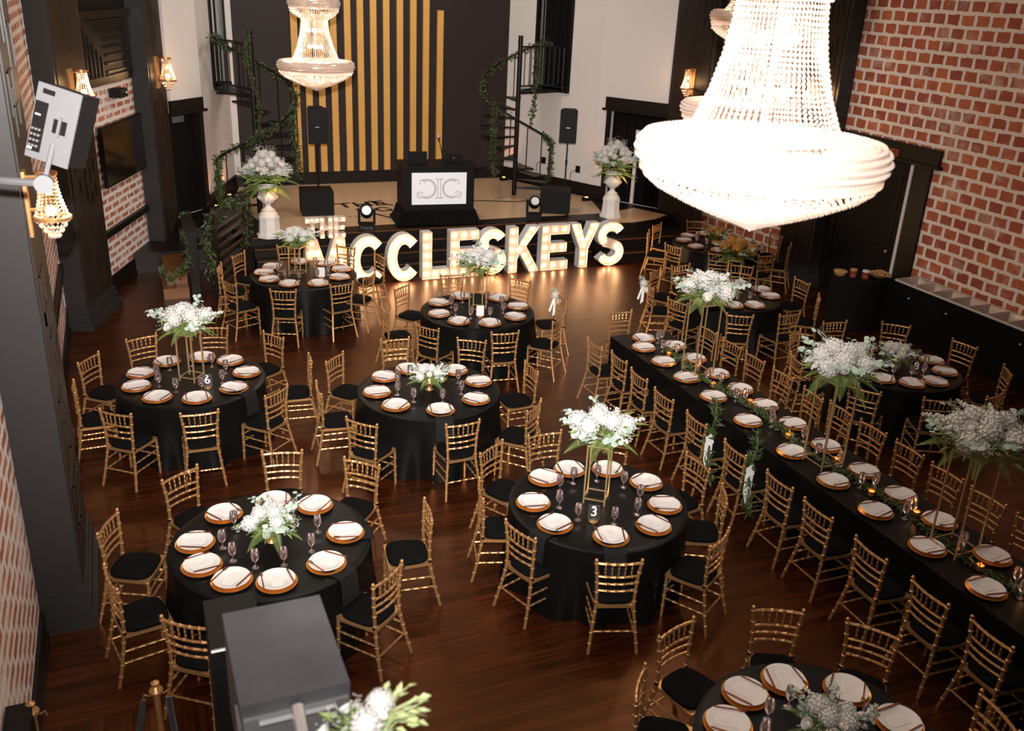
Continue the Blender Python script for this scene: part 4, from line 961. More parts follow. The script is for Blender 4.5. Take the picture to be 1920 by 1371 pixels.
# chair decorations
def swag(label, x, y, seed, h=.62):
    t = thing('chair_swag', label, 'chair decoration', (x, y, 0), 0, 'greenery swags tied to chairs')
    mb = MB(); r = random.Random(seed)
    for j in range(7): 
        a = r.uniform(-.5, .5); vine([(0, 0, .72), (.06+.05*a, .1*a, .95), (.12+.16*a, .1+.25*a, 1.12)], 26, .105, .022, seed+j, .03, mb, -.5)
    for j in range(6):
        a = r.uniform(-.5, .5); vine([(0, 0, .72), (-.04, -.08+.2*a, .5), (-.02+.12*a, -.14+.2*a, .30)], 26, .10, .022, seed+20+j, .03, mb, .6)
    mb.build('greenery', 'leaf', t, smooth=False)
    mb = MB()
    mb.add([(-.05, -.015, .76), (.03, -.02, .80), (.06, -.03, .68), (-.04, -.04, .62)], [(0, 1, 2, 3)])
    mb.add([(-.06, -.03, .7), (.01, -.04, .7), (-.01, -.06, .50), (-.03, -.065, .34), (-.07, -.05, .5)], [(0, 1, 2, 3, 4)])
    mb.add([(.0, -.03, .7), (.04, -.035, .7), (.035, -.05, .42), (.01, -.055, .40)], [(0, 1, 2, 3)])
    mb.build('ribbon', 'ribbon', t, smooth=False)
swag('olive branch swag with white ribbon, farther of two on long table chairs', 5.70, 7.58, 60)
swag('olive branch swag with white ribbon, nearer of two on long table chairs', 5.70, 6.83, 90)
def chair_posy(label, x, y, z):
    t = thing('chair_posy', label, 'chair decoration', (x, y, z), 0)
    inst('h0', HYD[0], 'hydrangea_bloom', 'petal', t, (0, 0, 0), (1.2, 0, 0), .75); inst('r0', ROSE[0], 'rose_bloom', 'petal_cream', t, (.02, -.03, -.09), (1.4, 0, 0), 1.0)
    vine([(0, 0, -.15), (0, 0, 0), (-.03, 0, .14)], 130, .06, .02, 5, .06).build('greenery', 'euca', t, smooth=False)
    mb = MB(); mb.add([(-.03, -.02, -.05), (.01, -.03, -.05), (-.0, -.04, -.3), (-.05, -.03, -.34)], [(0, 1, 2, 3)]); mb.add([(-.05, -.02, -.05), (-.02, -.03, -.05), (-.09, -.04, -.26), (-.12, -.03, -.24)], [(0, 1, 2, 3)]); mb.build('ribbon', 'ribbon', t, smooth=False)
chair_posy('white posy with ribbon on a chair behind the long table end', 7.66, 12.45, .88)
chair_posy('white posy tied to the right chair of the dance floor table', 6.02, 12.33, .86)

# ------------------------------------------------------------------ MARQUEE LETTERS
def stroke_letter(ch_, W, H, s):
    """outline polygons (convex or simple) of a bold capital, width W, height H, stroke s"""
    def arcband(cx, cy, ro_x, ro_y, ri_x, ri_y, a0, a1, n=22):
        o_ = [(cx+ro_x*cos(a0+(a1-a0)*i/n), cy+ro_y*sin(a0+(a1-a0)*i/n)) for i in range(n+1)]
        i_ = [(cx+ri_x*cos(a0+(a1-a0)*i/n), cy+ri_y*sin(a0+(a1-a0)*i/n)) for i in range(n+1)]
        return o_+i_[::-1]
    R_ = lambda x0, x1, y0, y1: [(x0, y0), (x1, y0), (x1, y1), (x0, y1)]
    if ch_ == 'E': return [[(0, 0), (W, 0), (W, s), (s, s), (s, (H-s)/2), (W*.93, (H-s)/2), (W*.93, (H+s)/2), (s, (H+s)/2), (s, H-s), (W, H-s), (W, H), (0, H)]]
    if ch_ == 'L': return [[(0, 0), (W, 0), (W, s), (s, s), (s, H), (0, H)]]
    if ch_ == 'T': return [[(W/2-s/2, 0), (W/2+s/2, 0), (W/2+s/2, H-s), (W, H-s), (W, H), (0, H), (0, H-s), (W/2-s/2, H-s)]]
    if ch_ == 'H': return [[(0, 0), (s, 0), (s, (H-s)/2), (W-s, (H-s)/2), (W-s, 0), (W, 0), (W, H), (W-s, H), (W-s, (H+s)/2), (s, (H+s)/2), (s, H), (0, H)]]
    if ch_ == 'M': return [[(0, 0), (s*1.0, 0), (s*1.2, H*.62), (W/2-.02, H*.12), (W/2+.02, H*.12), (W-s*1.2, H*.62), (W-s*1.0, 0), (W, 0), (W-.06, H), (W-.06-s*1.05, H), (W/2, H*.45), (.06+s*1.05, H), (.06, H)]]
    if ch_ == 'K': return [[(0, 0), (s, 0), (s, H*.30), (s*1.25, H*.42), (W-s*1.12, 0), (W, 0), (s*1.95, H*.58), (W*.97, H), (W*.97-s*1.15, H), (s, H*.58), (s, H), (0, H)]]
    if ch_ == 'Y': return [[(W/2-s/2, 0), (W/2+s/2, 0), (W/2+s/2, H*.42), (W, H), (W-s*1.1, H), (W/2, H*.62), (s*1.1, H), (0, H), (W/2-s/2, H*.42)]]
    if ch_ == 'C': return [arcband(W/2, H/2, W/2, H/2, W/2-s, H/2-s*1.05, R(42), R(318), 34)]
    if ch_ == 'S':
        cx = W/2; r1 = (H+s)/4; rx = W/2; pts = []
        # centreline of the S sampled and offset
        cl = []
        for i in range(15): a = R(25+205*i/14); cl.append((cx+(rx-s/2)*cos(a), H-r1+(r1-s/2)*sin(a)))
        for i in range(1, 15): a = R(50-205*i/14) if False else R(50+0); 
        for i in range(15): a = R(50-205*i/14); cl.append((cx+(rx-s/2)*cos(a), r1+(r1-s/2)*sin(a)))
        L_, R2 = [], []
        for i, p in enumerate(cl):
            a, b = cl[max(0, i-1)], cl[min(len(cl)-1, i+1)]; dx, dy = b[0]-a[0], b[1]-a[1]; q = math.hypot(dx, dy) or 1
            L_.append((p[0]-dy/q*s/2, p[1]+dx/q*s/2)); R2.append((p[0]+dy/q*s/2, p[1]-dx/q*s/2))
        return [L_+R2[::-1]]
def centre_pts(ch_, W, H, s):
    h = s/2
    P_ = {'E': [[(h, h), (h, H-h)], [(h, H-h), (W-h, H-h)], [(h, H/2), (W*.93-h, H/2)], [(h, h), (W-h, h)]], 'L': [[(h, H-h), (h, h)], [(h, h), (W-h, h)]],
          'T': [[(h, H-h), (W-h, H-h)], [(W/2, H-h), (W/2, h)]], 'H': [[(h, h), (h, H-h)], [(W-h, h), (W-h, H-h)], [(h, H/2), (W-h, H/2)]],
          'M': [[(h, h), (h*1.6, H-h)], [(W-h, h), (W-h*1.6, H-h)], [(h*2, H-h), (W/2, H*.3)], [(W-h*2, H-h), (W/2, H*.3)]],
          'K': [[(h, h), (h, H-h)], [(h*2.6, H*.5), (W-h*1.8, H-h*.6)], [(h*2.8, H*.5), (W-h*1.4, h*.7)]], 'Y': [[(W/2, h), (W/2, H*.5)], [(W/2, H*.5), (h*1.2, H-h*.7)], [(W/2, H*.5), (W-h*1.2, H-h*.7)]]}
    out = []
    if ch_ == 'C':
        n = 13; return [(W/2+(W/2-h)*cos(R(50+260*i/n)), H/2+(H/2-h)*sin(R(50+260*i/n))) for i in range(n+1)]
    if ch_ == 'S':
        r1 = (H+s)/4
        return [(W/2+(W/2-h)*cos(R(30+195*i/6)), H-r1+(r1-h)*sin(R(30+195*i/6))) for i in range(7)]+[(W/2+(W/2-h)*cos(R(45-195*i/6)), r1+(r1-h)*sin(R(45-195*i/6))) for i in range(7)]
    for a, b in P_[ch_]:
        n = max(1, int(round(math.dist(a, b)/.17)))
        for i in range(n+1):
            p = (a[0]+(b[0]-a[0])*i/n, a[1]+(b[1]-a[1])*i/n)
            if all(math.dist(p, q) > .08 for q in out): out.append(p)
    return out
BULB = MB().sphere((0, 0, 0), .021, 8, 6)
bulb_me = [None]
def marquee(ch_, x0, x1, z0, H, s, y, label, dep=.20, rim=.035):
    W = x1-x0; t = thing('marquee_letter', label, 'marquee letter', (x0, y, z0), 0, 'light-up marquee letters')
    polys = stroke_letter(ch_, W, H, s); cx = W/2; fn = lambda u, v, d: (u, d, v)
    mb = MB(); ms = MB()
    for p in polys:
        # face recessed a little behind the rim, side walls around it
        n = len(p); mb.add([(u, rim, v) for u, v in p], [tuple(range(n))]); mb.add([(u, dep, v) for u, v in p], [tuple(range(n))[::-1]])
        ms.add([(u, 0, v) for u, v in p]+[(u, dep, v) for u, v in p], [(i, (i+1) % n, n+(i+1) % n, n+i) for i in range(n)])
    mb.build('letter_face', 'letter_face', t, smooth=False)
    ms.build('letter_side', 'letter_side', t, smooth=False)
    for u, v in centre_pts(ch_, W, H, s):
        if bulb_me[0] is None: o = BULB.build('bulb', 'bulb', t); bulb_me[0] = o.data
        else: o = bpy.data.objects.new('bulb', bulb_me[0]); COL.objects.link(o); o.parent = t
        o.location = (u, .012, v); o.scale = (.45 if H < .5 else 1,)*3
    return t
Hh = .915
for ch_, x0, x1, lb in (('M', 2.84, 3.66, 'tall white light-up letter M, leftmost of the big letters'), ('C', 3.69, 4.38, 'tall white light-up letter C directly right of the M'), ('C', 4.39, 5.05, 'tall white light-up letter C directly left of the L'), ('L', 5.07, 5.60, 'tall white light-up letter L'),
                        ('E', 5.62, 6.20, 'tall white light-up letter E between the L and S'), ('S', 6.21, 6.78, 'tall white light-up letter S left of the K'), ('K', 6.83, 7.50, 'tall white light-up letter K'), ('E', 7.53, 8.13, 'tall white light-up letter E right of the K'),
                        ('Y', 8.16, 8.80, 'tall white light-up letter Y'), ('S', 8.78, 9.40, 'tall white light-up letter S, rightmost of the row')):
    marquee(ch_, x0, x1, .004, Hh, .19 if ch_ not in 'S' else .19, 16.2, lb)
for ch_, x0, x1, lb in (('T', 2.90, 3.15, 'small light-up letter T standing above the M'), ('H', 3.16, 3.39, 'small light-up letter H standing above the M'), ('E', 3.41, 3.62, 'small light-up letter E standing above the M')):
    marquee(ch_, x0, x1, Hh+.006, .37, .08, 16.2, lb, .14, .02)

# ------------------------------------------------------------------ STAGE EQUIPMENT
t = thing('dj_booth', 'black draped booth with a lit white screen front on the stage', 'booth', (5.98, 18.0, ZS), R(-6))
MB().box(-.74, .74, 0, .75, .0, 1.16).build('booth_body', 'black', t, smooth=False)
scr = MB().box(-.57, .57, -.02, 0, .42, 1.07).build('screen', 'screen_white', t, smooth=False)
mb = MB()
def arcs(mb, cx, cz, r1, a0, a1, w_, n=24, ex=1):
    p = [(cx+ex*r1*cos(a0+(a1-a0)*i/n), cz+r1*sin(a0+(a1-a0)*i/n)) for i in range(n+1)]; q = [(cx+ex*(r1-w_)*cos(a0+(a1-a0)*i/n), cz+(r1-w_)*sin(a0+(a1-a0)*i/n)) for i in range(n+1)]
    mb.prism(p+q[::-1], -.024, -.0205, lambda u, v, d: (u, d, v))
for ex in (1, -1):
    arcs(mb, ex*.26, .745, .20, R(60), R(300), .022, ex=-1 if ex < 0 else 1)
    arcs(mb, ex*.26, .745, .165, R(70), R(290), .008, ex=-1 if ex < 0 else 1)
    arcs(mb, ex*.36, .88, .055, R(-60), R(200), .012, ex=ex); arcs(mb, ex*.40, .62, .07, R(-160), R(170), .012, ex=ex); arcs(mb, ex*.41, .62, .035, R(0), R(330), .008, ex=ex)
for x in (-.035, .022): mb.box(x, x+.013, -.024, -.0205, .56, .93)
mb.box(-.09, .09, -.024, -.0205, .93, .945); mb.box(-.09, .09, -.024, -.0205, .545, .56)
mb.build('monogram', 'scroll', scr, smooth=False)
mb = MB()
for k in range(34):
    x = -.86+.052*k; mb.tube([(x*.88, -.03, .30), (x*.95, -.08, .12), (x, -.12-.02*(k % 2), .01)], [.02, .028, .036], 5)
for k in range(16):
    y = 0+.05*k
    for s in (-1, 1): mb.tube([(s*.75, y, .3), (s*.80, y, .12), (s*.88, y, .01)], [.02, .028, .036], 5)
mb.build('gathered_skirt', 'cloth', t)
MB().box(-.78, .78, -.04, .8, 1.16, 1.2).build('booth_top', 'black', t, smooth=False)
t = thing('laptop', 'black laptop open on top of the booth', 'laptop', (5.62, 18.35, ZS+1.2), R(-6)); MB().box(-.19, .19, -.02, .24, 0, .02).build('keyboard_base', 'black', t, smooth=False); MB().box(-.19, .19, -.04, -.02, .01, .25).build('laptop_screen', 'black', t, smooth=False)
t = thing('laptop', 'low black laptop with silver emblem at the booth right end', 'laptop', (6.42, 18.4, ZS+1.2), R(-6)); MB().box(-.17, .17, -.02, .22, 0, .02).build('keyboard_base', 'black', t, smooth=False); MB().box(-.17, .17, -.04, -.02, .01, .17).build('laptop_screen', 'black', t, smooth=False); MB().octa((0, -.043, .09), .03, .02).build('emblem', 'silver', t, smooth=False)
t = thing('microphone', 'silver headed microphone on a thin stand on the booth', 'microphone', (6.16, 18.3, ZS+1.2)); MB().tube([(0, 0, 0), (-.03, 0, .2), (-.1, 0, .5)], .009, 6).build('stem', 'steel_black', t); MB().sphere((-.11, 0, .54), .036, 10, 6, 1.5).build('microphone_head', 'silver', t); MB().lathe([(0, 0), (.07, 0), (.07, .015), (0, .02)], 16).build('stand_base', 'steel_black', t)
mb = MB()
for k, s in enumerate((0, .12, .2, .28)): mb.box(-.76+.0, -.72, .02, .09, .3+.22*k, .38+.22*k)
def stage_speaker(x, y, label1, label2, label3, rz, px, py, w_=.36, tilt=0):
    t = thing('subwoofer', label1, 'speaker', (x, y, ZS), rz)
    MB().box(-.33, .33, -.3, .3, .02, .52).build('cabinet', 'speaker', t, smooth=False); MB().box(-.30, .30, -.312, -.30, .05, .46).build('grille', 'black', t, smooth=False)
    mb = MB()
    for a in (-.28, .28):
        for b in (-.25, .25): mb.box(a-.03, a+.03, b-.03, b+.03, 0, .02)
    mb.build('foot', 'black', t, smooth=False)
    t = thing('speaker_pole', label3, 'speaker pole', (px, py, ZS+.52)); MB().tube([(0, 0, 0), (0, 0, .95)], .018, 8).build('tube', 'steel_black', t); MB().tube([(0, 0, .45), (0, 0, .56)], .026, 8).build('collar', 'steel_black', t)
    t = thing('loudspeaker', label2, 'speaker', (px, py, ZS+.52+.95), rz)
    mb = MB(); mb.prism([(-.19, -.17), (.19, -.17), (.13, .17), (-.13, .17)], 0, .72, lambda u, v, d: (u, v, d)); mb.build('cabinet', 'speaker', t, smooth=False)
    gr = MB().box(-.175, .175, -.182, -.17, .03, .69).build('grille', 'black', t, smooth=False); MB().box(-.04, .04, -.186, -.182, .33, .345).build('badge', 'silver', gr, smooth=False)
stage_speaker(3.74, 19.45, 'black bass speaker box on the left of the stage', 'black loudspeaker on a pole before the golden slats', 'thin black pole between the left bass box and its loudspeaker', R(-5), 3.80, 19.5)
stage_speaker(8.90, 18.55, 'black bass speaker box on the right of the stage', 'black loudspeaker on a pole before the white right wall', 'thin black pole above the right bass box', R(-28), 9.28, 18.9)
def moving_head(x, y, z, label, lit, rz=0):
    t = thing('moving_head_light', label, 'stage light', (x, y, z), rz)
    MB().box(-.16, .16, -.12, .12, 0, .14).build('base', 'black', t, smooth=False)
    mb = MB()
    for s in (-1, 1): mb.box(s*.15-.025, s*.15+.025, -.07, .07, .14, .42)
    mb.build('yoke', 'black', t, smooth=False)
    mb = MB(); mb.tube([(0, .14, .30), (0, .08, .33), (0, -.12, .42), (0, -.14, .43)], [.07, .12, .125, .11], 16); mb.build('head', 'black', t)
    MB().tube([(0, -.141, .43), (0, -.155, .437)], .085, 16).build('lens', 'lens' if lit else 'silver', t)
    return t
t = moving_head(4.42, 17.55, .6 if False else ZS, 'black moving stage light with glowing lens above the letters', True, R(-15)); t.location.y = 17.85
text_obj('brand_word', 'THOR', .095, 'panel_grey', t, Matrix.Translation((0, -.123, .06)) @ FY, .001)
moving_head(8.12, 17.95, ZS, 'black moving stage light, unlit, beside the right bass box', False, R(-20))
# urns on pedestals with flowers
def urn(x, y, label_, fl, rz, sd):
    t = thing('urn_pedestal', 'white octagonal stone pedestal %s' % label_, 'pedestal', (x, y, ZS), rz)
    n8 = lambda r_: [(r_*cos(pi/8+pi/4*i), r_*sin(pi/8+pi/4*i)) for i in range(8)]
    mb = MB()
    for r0, r1, z0, z1 in ((.25, .25, 0, .05), (.215, .19, .05, .36), (.205, .205, .36, .40)):
        a, b = n8(r0), n8(r1); mb.add([(u, v, z0) for u, v in a]+[(u, v, z1) for u, v in b], [tuple(range(8))[::-1], tuple(range(8, 16))]+[(i, (i+1) % 8, 8+(i+1) % 8, 8+i) for i in range(8)])
    mb.build('pedestal_block', 'stone', t, smooth=False)
    MB().lathe([(.185, .40), (.18, .43), (.15, .47), (.12, .50), (0, .50)], 24).build('pedestal_neck', 'stone', t)
    t = thing('stone_urn', 'white footed stone urn %s' % label_, 'urn', (x, y, ZS+.5), rz)
    mb = MB().lathe([(0, 0), (.12, 0), (.13, .02), (.07, .06), (.05, .10), (.06, .13), (.12, .17), (.165, .23), (.175, .30), (.165, .33), (.17, .42), (.185, .45), (.185, .47), (.165, .47), (.15, .42), (.14, .25), (0, .2)], 28); mb.build('urn_bowl', 'stone', t)
    mb = MB()
    for i in range(16): a = 2*pi*i/16; mb.tube([(.17*cos(a), .17*sin(a), .235), (.181*cos(a), .181*sin(a), .29)], .012, 5)
    mb.build('gadrooned_band', 'stone', t)
    b = bouquet((x, y, ZS+1.12), fl, sd, .44, 22, 18, 20, 12, flat=.95, fernz=-.10, nsp=12, hs=.72)
    light('POINT', 'urn_uplight', (x+.12, y-.38, ZS+.95), 5, (1, .5, .18), .04)
urn(2.50, 17.78, 'left of the stage steps', 'large white flower display on the left stage urn', 0, 51)
urn(9.95, 17.88, 'right of the light-up letters', 'large white flower display on the right stage urn', .3, 52)
# uplights on the stage
def uplight(x, y, label, tgt):
    t = thing('uplight', label, 'uplight', (x, y, ZS+.006)); MB().box(-.1, .1, -.05, .05, 0, .08).build('housing', 'black', t, smooth=False); MB().tube([(0, 0, .08), (0, 0, .09)], .04, 12).build('lens', 'glow_orange', t)
    light('SPOT', 'uplight_beam', (x, y, ZS+.12), 26, (1, .36, .12), .03, tgt, 70, 1)
uplight(2.15, 21.2, 'small orange uplight on the floor behind the left spiral stair', (2.25, 22.0, 3)); uplight(9.05, 22.0, 'small orange uplight on the floor behind the right spiral stair', (9.3, 22.3, 3)); uplight(10.12, 19.4, 'small orange uplight by the white wall near the right urn', (10.5, 19.6, 3))
uplight(1.78, 20.2, 'small orange uplight by the doorway left of the stage', (1.8, 20.5, 3))
# cables and wall sockets
tag(MB().tube([(5.2, 18.6, ZS+.015), (4.9, 19.1, ZS+.015), (4.75, 19.8, ZS+.015), (5.1, 20.3, ZS+.015), (5.5, 19.8, ZS+.015)], .012, 5).build('cable', 'black'), 'black cable looped on the stage floor left of the booth', 'cable')
tag(MB().tube([(6.8, 19.3, ZS+.015), (7.5, 19.9, ZS+.015), (8.4, 19.6, ZS+.015), (9.3, 19.7, ZS+.015)], .010, 5).build('cable', 'black'), 'black cable across the stage floor right of the booth', 'cable')
for (u, z), lb in (((1.35, 1.25), 'black wall socket with cable nearer the spiral stair'), ((2.45, 1.2), 'black wall socket with cable nearer the doorway')):
    t = thing('wall_socket', lb, 'socket'); t.matrix_world = FwR @ Matrix.Translation((u, -.0, z)); MB().box(-.06, .06, -.03, 0, -.08, .08).build('socket_plate', 'black', t, smooth=False); MB().tube([(-.03, -.03, 0), (-.16, -.08, -.1), (-.2, -.06, -.6)], .008, 5).build('socket_cable', 'black', t)

# ------------------------------------------------------------------ LEFT STEPS, SLATTED RAILING
st = thing('entry_steps', 'low wooden steps by the slatted railing left of the stage', 'steps', (.44, 16.2, 0))
MB().box(0, .42, 0, 1.5, 0, .19).build('lower_step', 'wood_orange', st, smooth=False)
MB().box(.06, .42, .25, 1.5, .19, .38).build('upper_step', 'wood_orange', st, smooth=False)
poly_slab('floor', [(.02, 17.9), (2.0, 17.9), (2.0, 18.75), (.32, 18.75)], 0, .38, 'trim')
def rail_panel(a, b, zb, h, label, n=7):
    t = thing('slatted_railing', label, 'railing', (a[0], a[1], 0)); d = Vector((b[0]-a[0], b[1]-a[1])); L = d.length; t.rotation_euler.z = math.atan2(d.y, d.x)
    for x in (0, L): 
        MB().box(x-.07, x+.07, -.07, .07, 0, zb+h+.1).build('newel_post', 'trim', t, smooth=False)
    mb = MB()
    for k in range(n): z = zb+.08+(h-.1)*k/n; mb.box(.07, L-.07, -.02, .02, z, z+.055)
    mb.build('slats', 'wood_rail', t, smooth=False); MB().box(-.1, L+.1, -.09, .09, zb+h+.02, zb+h+.09).build('top_rail', 'trim', t, smooth=False)
rail_panel((1.32, 16.15), (2.08, 17.75), .0, 1.35, 'dark slatted wooden railing running up to the left urn')
rail_panel((.98, 16.25), (1.0, 17.8), .3, .75, 'dark slatted wooden railing beside the low entry steps')
vine_obj('leaf_garland', 'thick green garland draped over the slatted railing by the left urn', [(1.28, 16.1, 1.50), (1.45, 16.4, 1.3), (1.7, 16.9, 1.52), (1.9, 17.3, 1.3), (2.06, 17.66, 1.5), (2.08, 17.66, 1.0), (2.04, 17.6, .5)], 150, .10, .034, 71, .13)
vine_obj('leaf_garland', 'green garland hanging at the near end of the slatted railing', [(1.3, 16.05, 1.48), (1.2, 16.0, 1.1), (1.25, 16.0, .7), (1.2, 16.02, .4)], 120, .10, .04, 72, .12)
vine_obj('leaf_garland', 'green garland trailing over the low entry steps railing', [(1.0, 17.7, 1.15), (.98, 17.0, .95), (.96, 16.5, 1.0), (.92, 16.15, .75), (.75, 16.1, .45), (.55, 16.05, .42), (.4, 16.15, .6)], 130, .10, .04, 73, .11)

# ------------------------------------------------------------------ BUFFET
t = thing('buffet_counter', 'black draped buffet counter along the right brick wall', 'counter', (12.0, 0, 0))
MB().box(-.02, .0, 3.5, 11.9, 0, .90).build('counter_front', 'curtain', t, smooth=False); MB().box(-.0, .56, 3.5, 11.9, .70, .79).build('counter_top', 'black', t, smooth=False)
mb = MB()
for y in (11.0, 10.2, 8.8, 7.9): mb.sphere((-.07, y, .72), .022)
mb.build('control_knob', 'silver', t)
pan = None
for i in range(8):
    y = 11.25-.375*i
    if pan is None:
        pan = thing('steam_pan', '', 'steam pan', (12.27, y, .80), 0, 'steel steam pans in the buffet counter')
        mb = MB(); w_, l_ = .165, .25
        ring_ = lambda a, b, z: [(-b, -a, z), (b, -a, z), (b, a, z), (-b, a, z)]
        vs = ring_(w_+.02, l_+.02, .012)+ring_(w_, l_, .012)+ring_(w_-.02, l_-.03, -.0+.001)
        h = .13
        mb.add(ring_(w_+.02, l_+.02, h)+ring_(w_-.005, l_-.01, h-.004)+ring_(w_-.035, l_-.05, .006), [(0, 1, 5, 4), (1, 2, 6, 5), (2, 3, 7, 6), (3, 0, 4, 7), (4, 5, 9, 8), (5, 6, 10, 9), (6, 7, 11, 10), (7, 4, 8, 11), (8, 9, 10, 11)])
        mb.build('pan_basin', 'steel', pan, smooth=False)
        mb = MB(); mb.box(-l_-.02, l_+.02, -w_-.022, -w_-.016, 0, h+.004); mb.box(-l_-.02, l_+.02, w_+.016, w_+.022, 0, h+.004); mb.box(-l_-.022, -l_-.016, -w_-.02, w_+.02, 0, h+.004); mb.box(l_+.016, l_+.022, -w_-.02, w_+.02, 0, h+.004); mb.build('pan_rim', 'steel_rim', pan, smooth=False)
        p = pan
    else: p = dup(pan, (12.27, y, .80), 0, None)
    p['label'] = 'empty steel steam pan in the buffet, ' + ['farthest from the camera', 'second from the far end', 'third from the far end', 'fourth from the far end', 'fifth from the far end', 'sixth from the far end', 'seventh from the far end', 'eighth from the far end'][i]
bx = thing('round_serving_table', 'small black draped side table holding jars by the buffet', 'table', (11.62, 11.9, 0)); MB().lathe([(0, .88), (.42, .88), (.44, .87), (.45, .4), (.47, 0)], 32).build('draped_top', 'curtain', bx)
t = thing('food_bowl', 'shallow dark bowl heaped with golden snacks by the buffet', 'bowl', (11.84, 11.65, .905)); MB().lathe([(0, 0), (.1, 0), (.18, .06), (.19, .07), (.17, .065), (.09, .015), (0, .012)], 28).build('bowl', 'gold_dark', t)
mb = MB(); r = random.Random(4)
for k in range(120): a = r.uniform(0, 6.28); q = .16*math.sqrt(r.random()); mb.octa((q*cos(a), q*sin(a), .05+.06*(1-(q/.16)**2)+r.uniform(0, .015)), .018, .014)
o = mb.build('snacks', 'food', t, smooth=False); o['kind'] = 'stuff'
for x, y, lb in ((11.45, 11.85, 'red jar with a gold lid beside the golden snacks, left one'), (11.60, 11.72, 'red jar with a pale lid beside the golden snacks, right one')):
    t = thing('jar', lb, 'jar', (x, y, .88), 0, 'red jars by the buffet'); MB().lathe([(0, 0), (.055, 0), (.06, .01), (.06, .05), (.055, .06), (.06, .07), (.058, .12), (0, .12)], 18).build('jar_body', 'red_jar', t); MB().lathe([(.06, .12), (.06, .145), (0, .148)], 18).build('lid', 'food' if x < 11.5 else 'card', t)
t = thing('bread_basket', 'small tan heap of food left of the red jars', 'basket', (11.32, 12.02, .88)); MB().lathe([(0, 0), (.08, 0), (.12, .07), (.11, .08), (0, .09)], 18).build('basket', 'food', t)

# ------------------------------------------------------------------ NEAR SPEAKERS, STANCHIONS, FOREGROUND FLOWERS
t = thing('hanging_speaker', 'dusty grey topped speaker cabinet below the camera at bottom centre', 'speaker', (.33, 2.6, 0))
MB().box(-.172, .172, -.25, .235, 2.75, 3.2).build('cabinet', 'speaker_grey', t, smooth=False)
MB().box(-.165, .165, -.262, -.25, 2.72, 3.15).build('rear_bracket', 'silver', t, smooth=False)
mb = MB(); mb.tube([(0, -.26, 3.16), (0, -.42, 3.1), (0, -.6, 2.6)], .022, 8); mb.tube([(-.12, -.27, 3.14), (.12, -.27, 3.14)], .014, 6); mb.build('mounting_arm', 'silver', t)
mb = MB(); mb.box(-.178, -.172, -.23, -.12, 2.95, 3.1); mb.box(.172, .178, .1, .2, 3.0, 3.15); mb.build('corner_bracket', 'silver', t, smooth=False)
t = thing('speaker_cabinet', 'tall black cabinet with silver edge bar behind the grey topped speaker', 'speaker', (.40, 4.38, 0))
MB().box(-.24, .04, -.225, .225, 0, 2.0).build('cabinet', 'speaker', t, smooth=False)
MB().tube([(-.24, -.232, 2.0), (.03, -.232, 2.0)], .011, 6).build('silver_bar', 'silver', t)
# wall speaker top left, seen from behind
t = thing('wall_speaker', 'light grey backed speaker on a wall arm at upper left', 'speaker'); 
fwv = Vector((-.25*1, 5.7, -.82)).normalized()
C_ = Vector((-.315, 5.72, 5.303-.145*5.72)); 
# local axes: X right on panel, Z up on panel, Y away from the viewer
yv = (C_-Vector((0, 0, CAMZ))).normalized(); xv = yv.cross(Vector((0, 0, 1))).normalized(); zv = xv.cross(yv)
mm = Matrix((xv, yv, zv)).transposed().to_4x4(); mm.translation = C_
t.matrix_world = mm @ Matrix.Rotation(R(22), 4, 'Y') @ Matrix.Rotation(R(-30), 4, 'Z') @ Matrix.Rotation(R(8), 4, 'X') @ Matrix.Scale(.76, 4)
MB().box(-.16, .16, 0, .24, -.265, .265).build('cabinet', 'speaker', t, smooth=False)
rp = MB().box(-.165, .165, -.012, 0, -.27, .27).build('rear_panel', 'panel_grey', t, smooth=False)
MB().box(-.155, -.06, -.02, -.012, -.22, .14).build('control_panel', 'black', rp, smooth=False)
mb = MB()
for i in range(3):
    for j in range(4): mb.tube([(-.135+.026*i, -.02, -.18+.04*j), (-.135+.026*i, -.032, -.18+.04*j)], .009, 8)
mb.build('control_knob', 'silver', rp); MB().box(-.14, -.10, -.023, -.02, .04, .05).build('label_plate', 'ink', rp, smooth=False)
MB().box(-.15, -.12, -.024, -.02, -.21, -.195).build('blue_label', 'lens', rp, smooth=False)
MB().box(.0, .10, -.016, -.012, -.05, .05).build('handle_recess', 'black', rp, smooth=False); MB().box(.04, .06, -.03, -.012, -.07, .07).build('handle', 'panel_grey', rp, smooth=False)
MB().box(-.12, -.03, -.016, -.012, .2, .235).build('upper_handle', 'black', rp, smooth=False)
t = thing('speaker_bracket', 'pale metal arm carrying the upper left speaker', 'bracket', (-.40, 5.62, 4.18))
MB().tube([(-.60, .9, -.03), (-.3, .2, -.01), (.0, 0, 0)], .022, 8).build('arm', 'panel_grey', t); MB().tube([(0, -.03, 0), (0, .03, 0)], .05, 20).build('pivot_disc', 'panel_grey', t)
MB().tube([(0, 0, 0), (.07, .08, .2)], .014, 8).build('arm_link', 'panel_grey', t)
MB().tube([(-.55, .6, .0), (-.5, .45, .10), (-.43, .4, .06), (-.45, .45, -.02)], .006, 6).build('cable_loop', 'black', t)
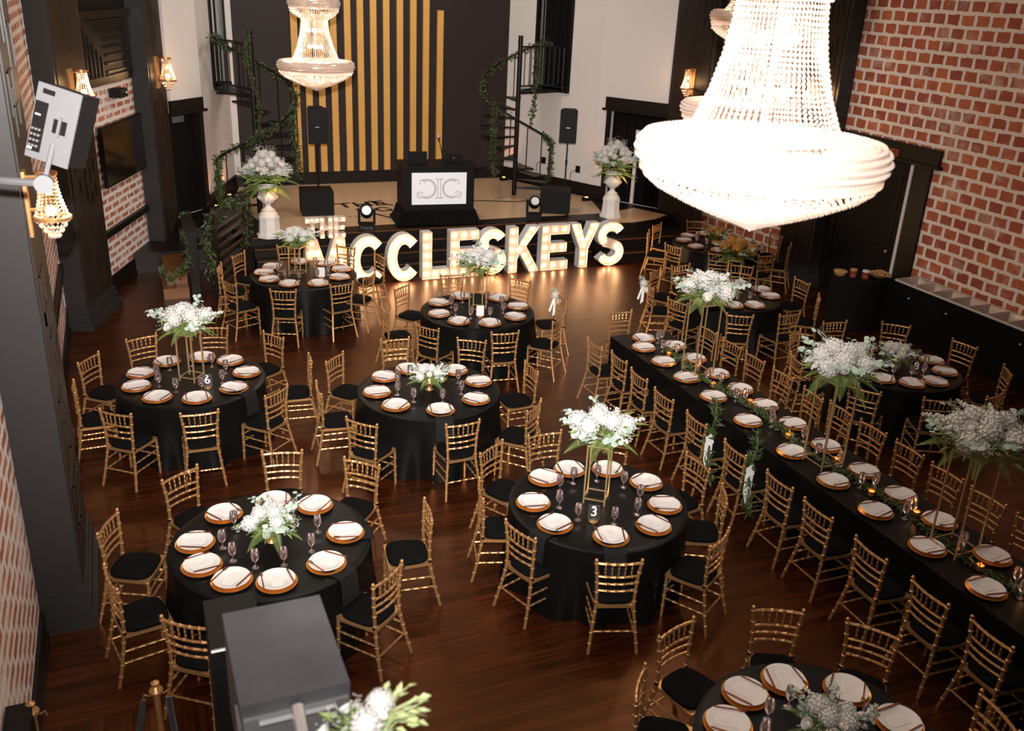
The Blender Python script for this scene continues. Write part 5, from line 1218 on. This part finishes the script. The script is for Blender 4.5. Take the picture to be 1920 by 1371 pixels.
# brass stanchions with velvet ropes
def stanchion(x, y, label):
    t = thing('rope_stanchion', label, 'stanchion', (x, y, 0), 0, 'gold rope stanchions'); MB().tube([(0, 0, .02), (0, 0, .93)], .022, 10).build('post', 'gold', t)
    mb = MB().lathe([(.022, .90), (.04, .915), (.045, .94), (.035, .955), (.02, .975), (.028, 1.0), (.0, 1.02)], 16); mb.build('finial', 'gold', t); MB().lathe([(0, .0), (.15, 0), (.15, .015), (.03, .04), (.022, .05)], 20).build('foot', 'gold', t)
    mb = MB()
    for a in (0, pi): mb.tube([(.04*cos(a), .04*sin(a), .90), (.075*cos(a), .075*sin(a), .92), (.08*cos(a), .08*sin(a), .88)], .006, 5)
    mb.build('hook', 'gold', t)
stanchion(-.16, 5.22, 'gold rope stanchion by the front left table chairs'); stanchion(-.89, 5.28, 'gold rope stanchion against the left brick wall')
tag(MB().tube([(-.24, 5.22, .88), (-.32, 5.05, .6), (-.40, 4.8, .42), (-.5, 4.5, .4)], .02, 8).build('velvet_rope', 'velvet'), 'black velvet rope hanging left of the middle stanchion', 'rope')
tag(MB().tube([(-.09, 5.20, .88), (-.07, 5.05, .6), (-.04, 4.8, .42), (.0, 4.5, .4)], .02, 8).build('velvet_rope', 'velvet'), 'black velvet rope hanging right of the middle stanchion', 'rope')
t = thing('black_case', 'small black case on a ledge at bottom left', 'case', (-.98, 5.05, 0)); MB().box(-.05, .10, -.3, .25, .0, 1.0).build('case_body', 'black', t, smooth=False); MB().box(.10, .106, -.05, .05, .7, .72).build('latch', 'gold', t, smooth=False)
# foreground bouquet, close and out of focus
t = bouquet((.445, 1.93, 3.37), 'blurred white roses and pale leaves at the bottom edge', 77, .13, 2, 6, 0, 0, group='foreground flowers', nsp=0)
mb = MB(); r = random.Random(8)
for k in range(16):
    a = r.uniform(-.6, 1.3); e = Vector((.05+.11*cos(a), .07*sin(a)+.02, .0+.09*r.random())); mb.tube([Vector((.02, 0, -.05)), e*.6+Vector((0, 0, .02)), e], .002, 4)
    for q in range(3): leaf(mb, e*(.6+.2*q), Vector((cos(a), sin(a)*.6, r.uniform(-.6, .7))), .038, .020, rv(r, 1), .1)
o = mb.build('pale_leaves', 'budleaf', t, smooth=False); o.matrix_parent_inverse = Matrix.Identity(4); o.rotation_euler.z = -t.rotation_euler.z
tag(MB().lathe([(0, -.5), (.05, -.5), (.06, -.3), (.07, -.12), (.05, -.1), (0, -.1)], 16).build('flower_vase', 'panel_grey', loc=(.445, 1.93, 3.37)), 'pale vase under the blurred bottom edge roses', 'vase')
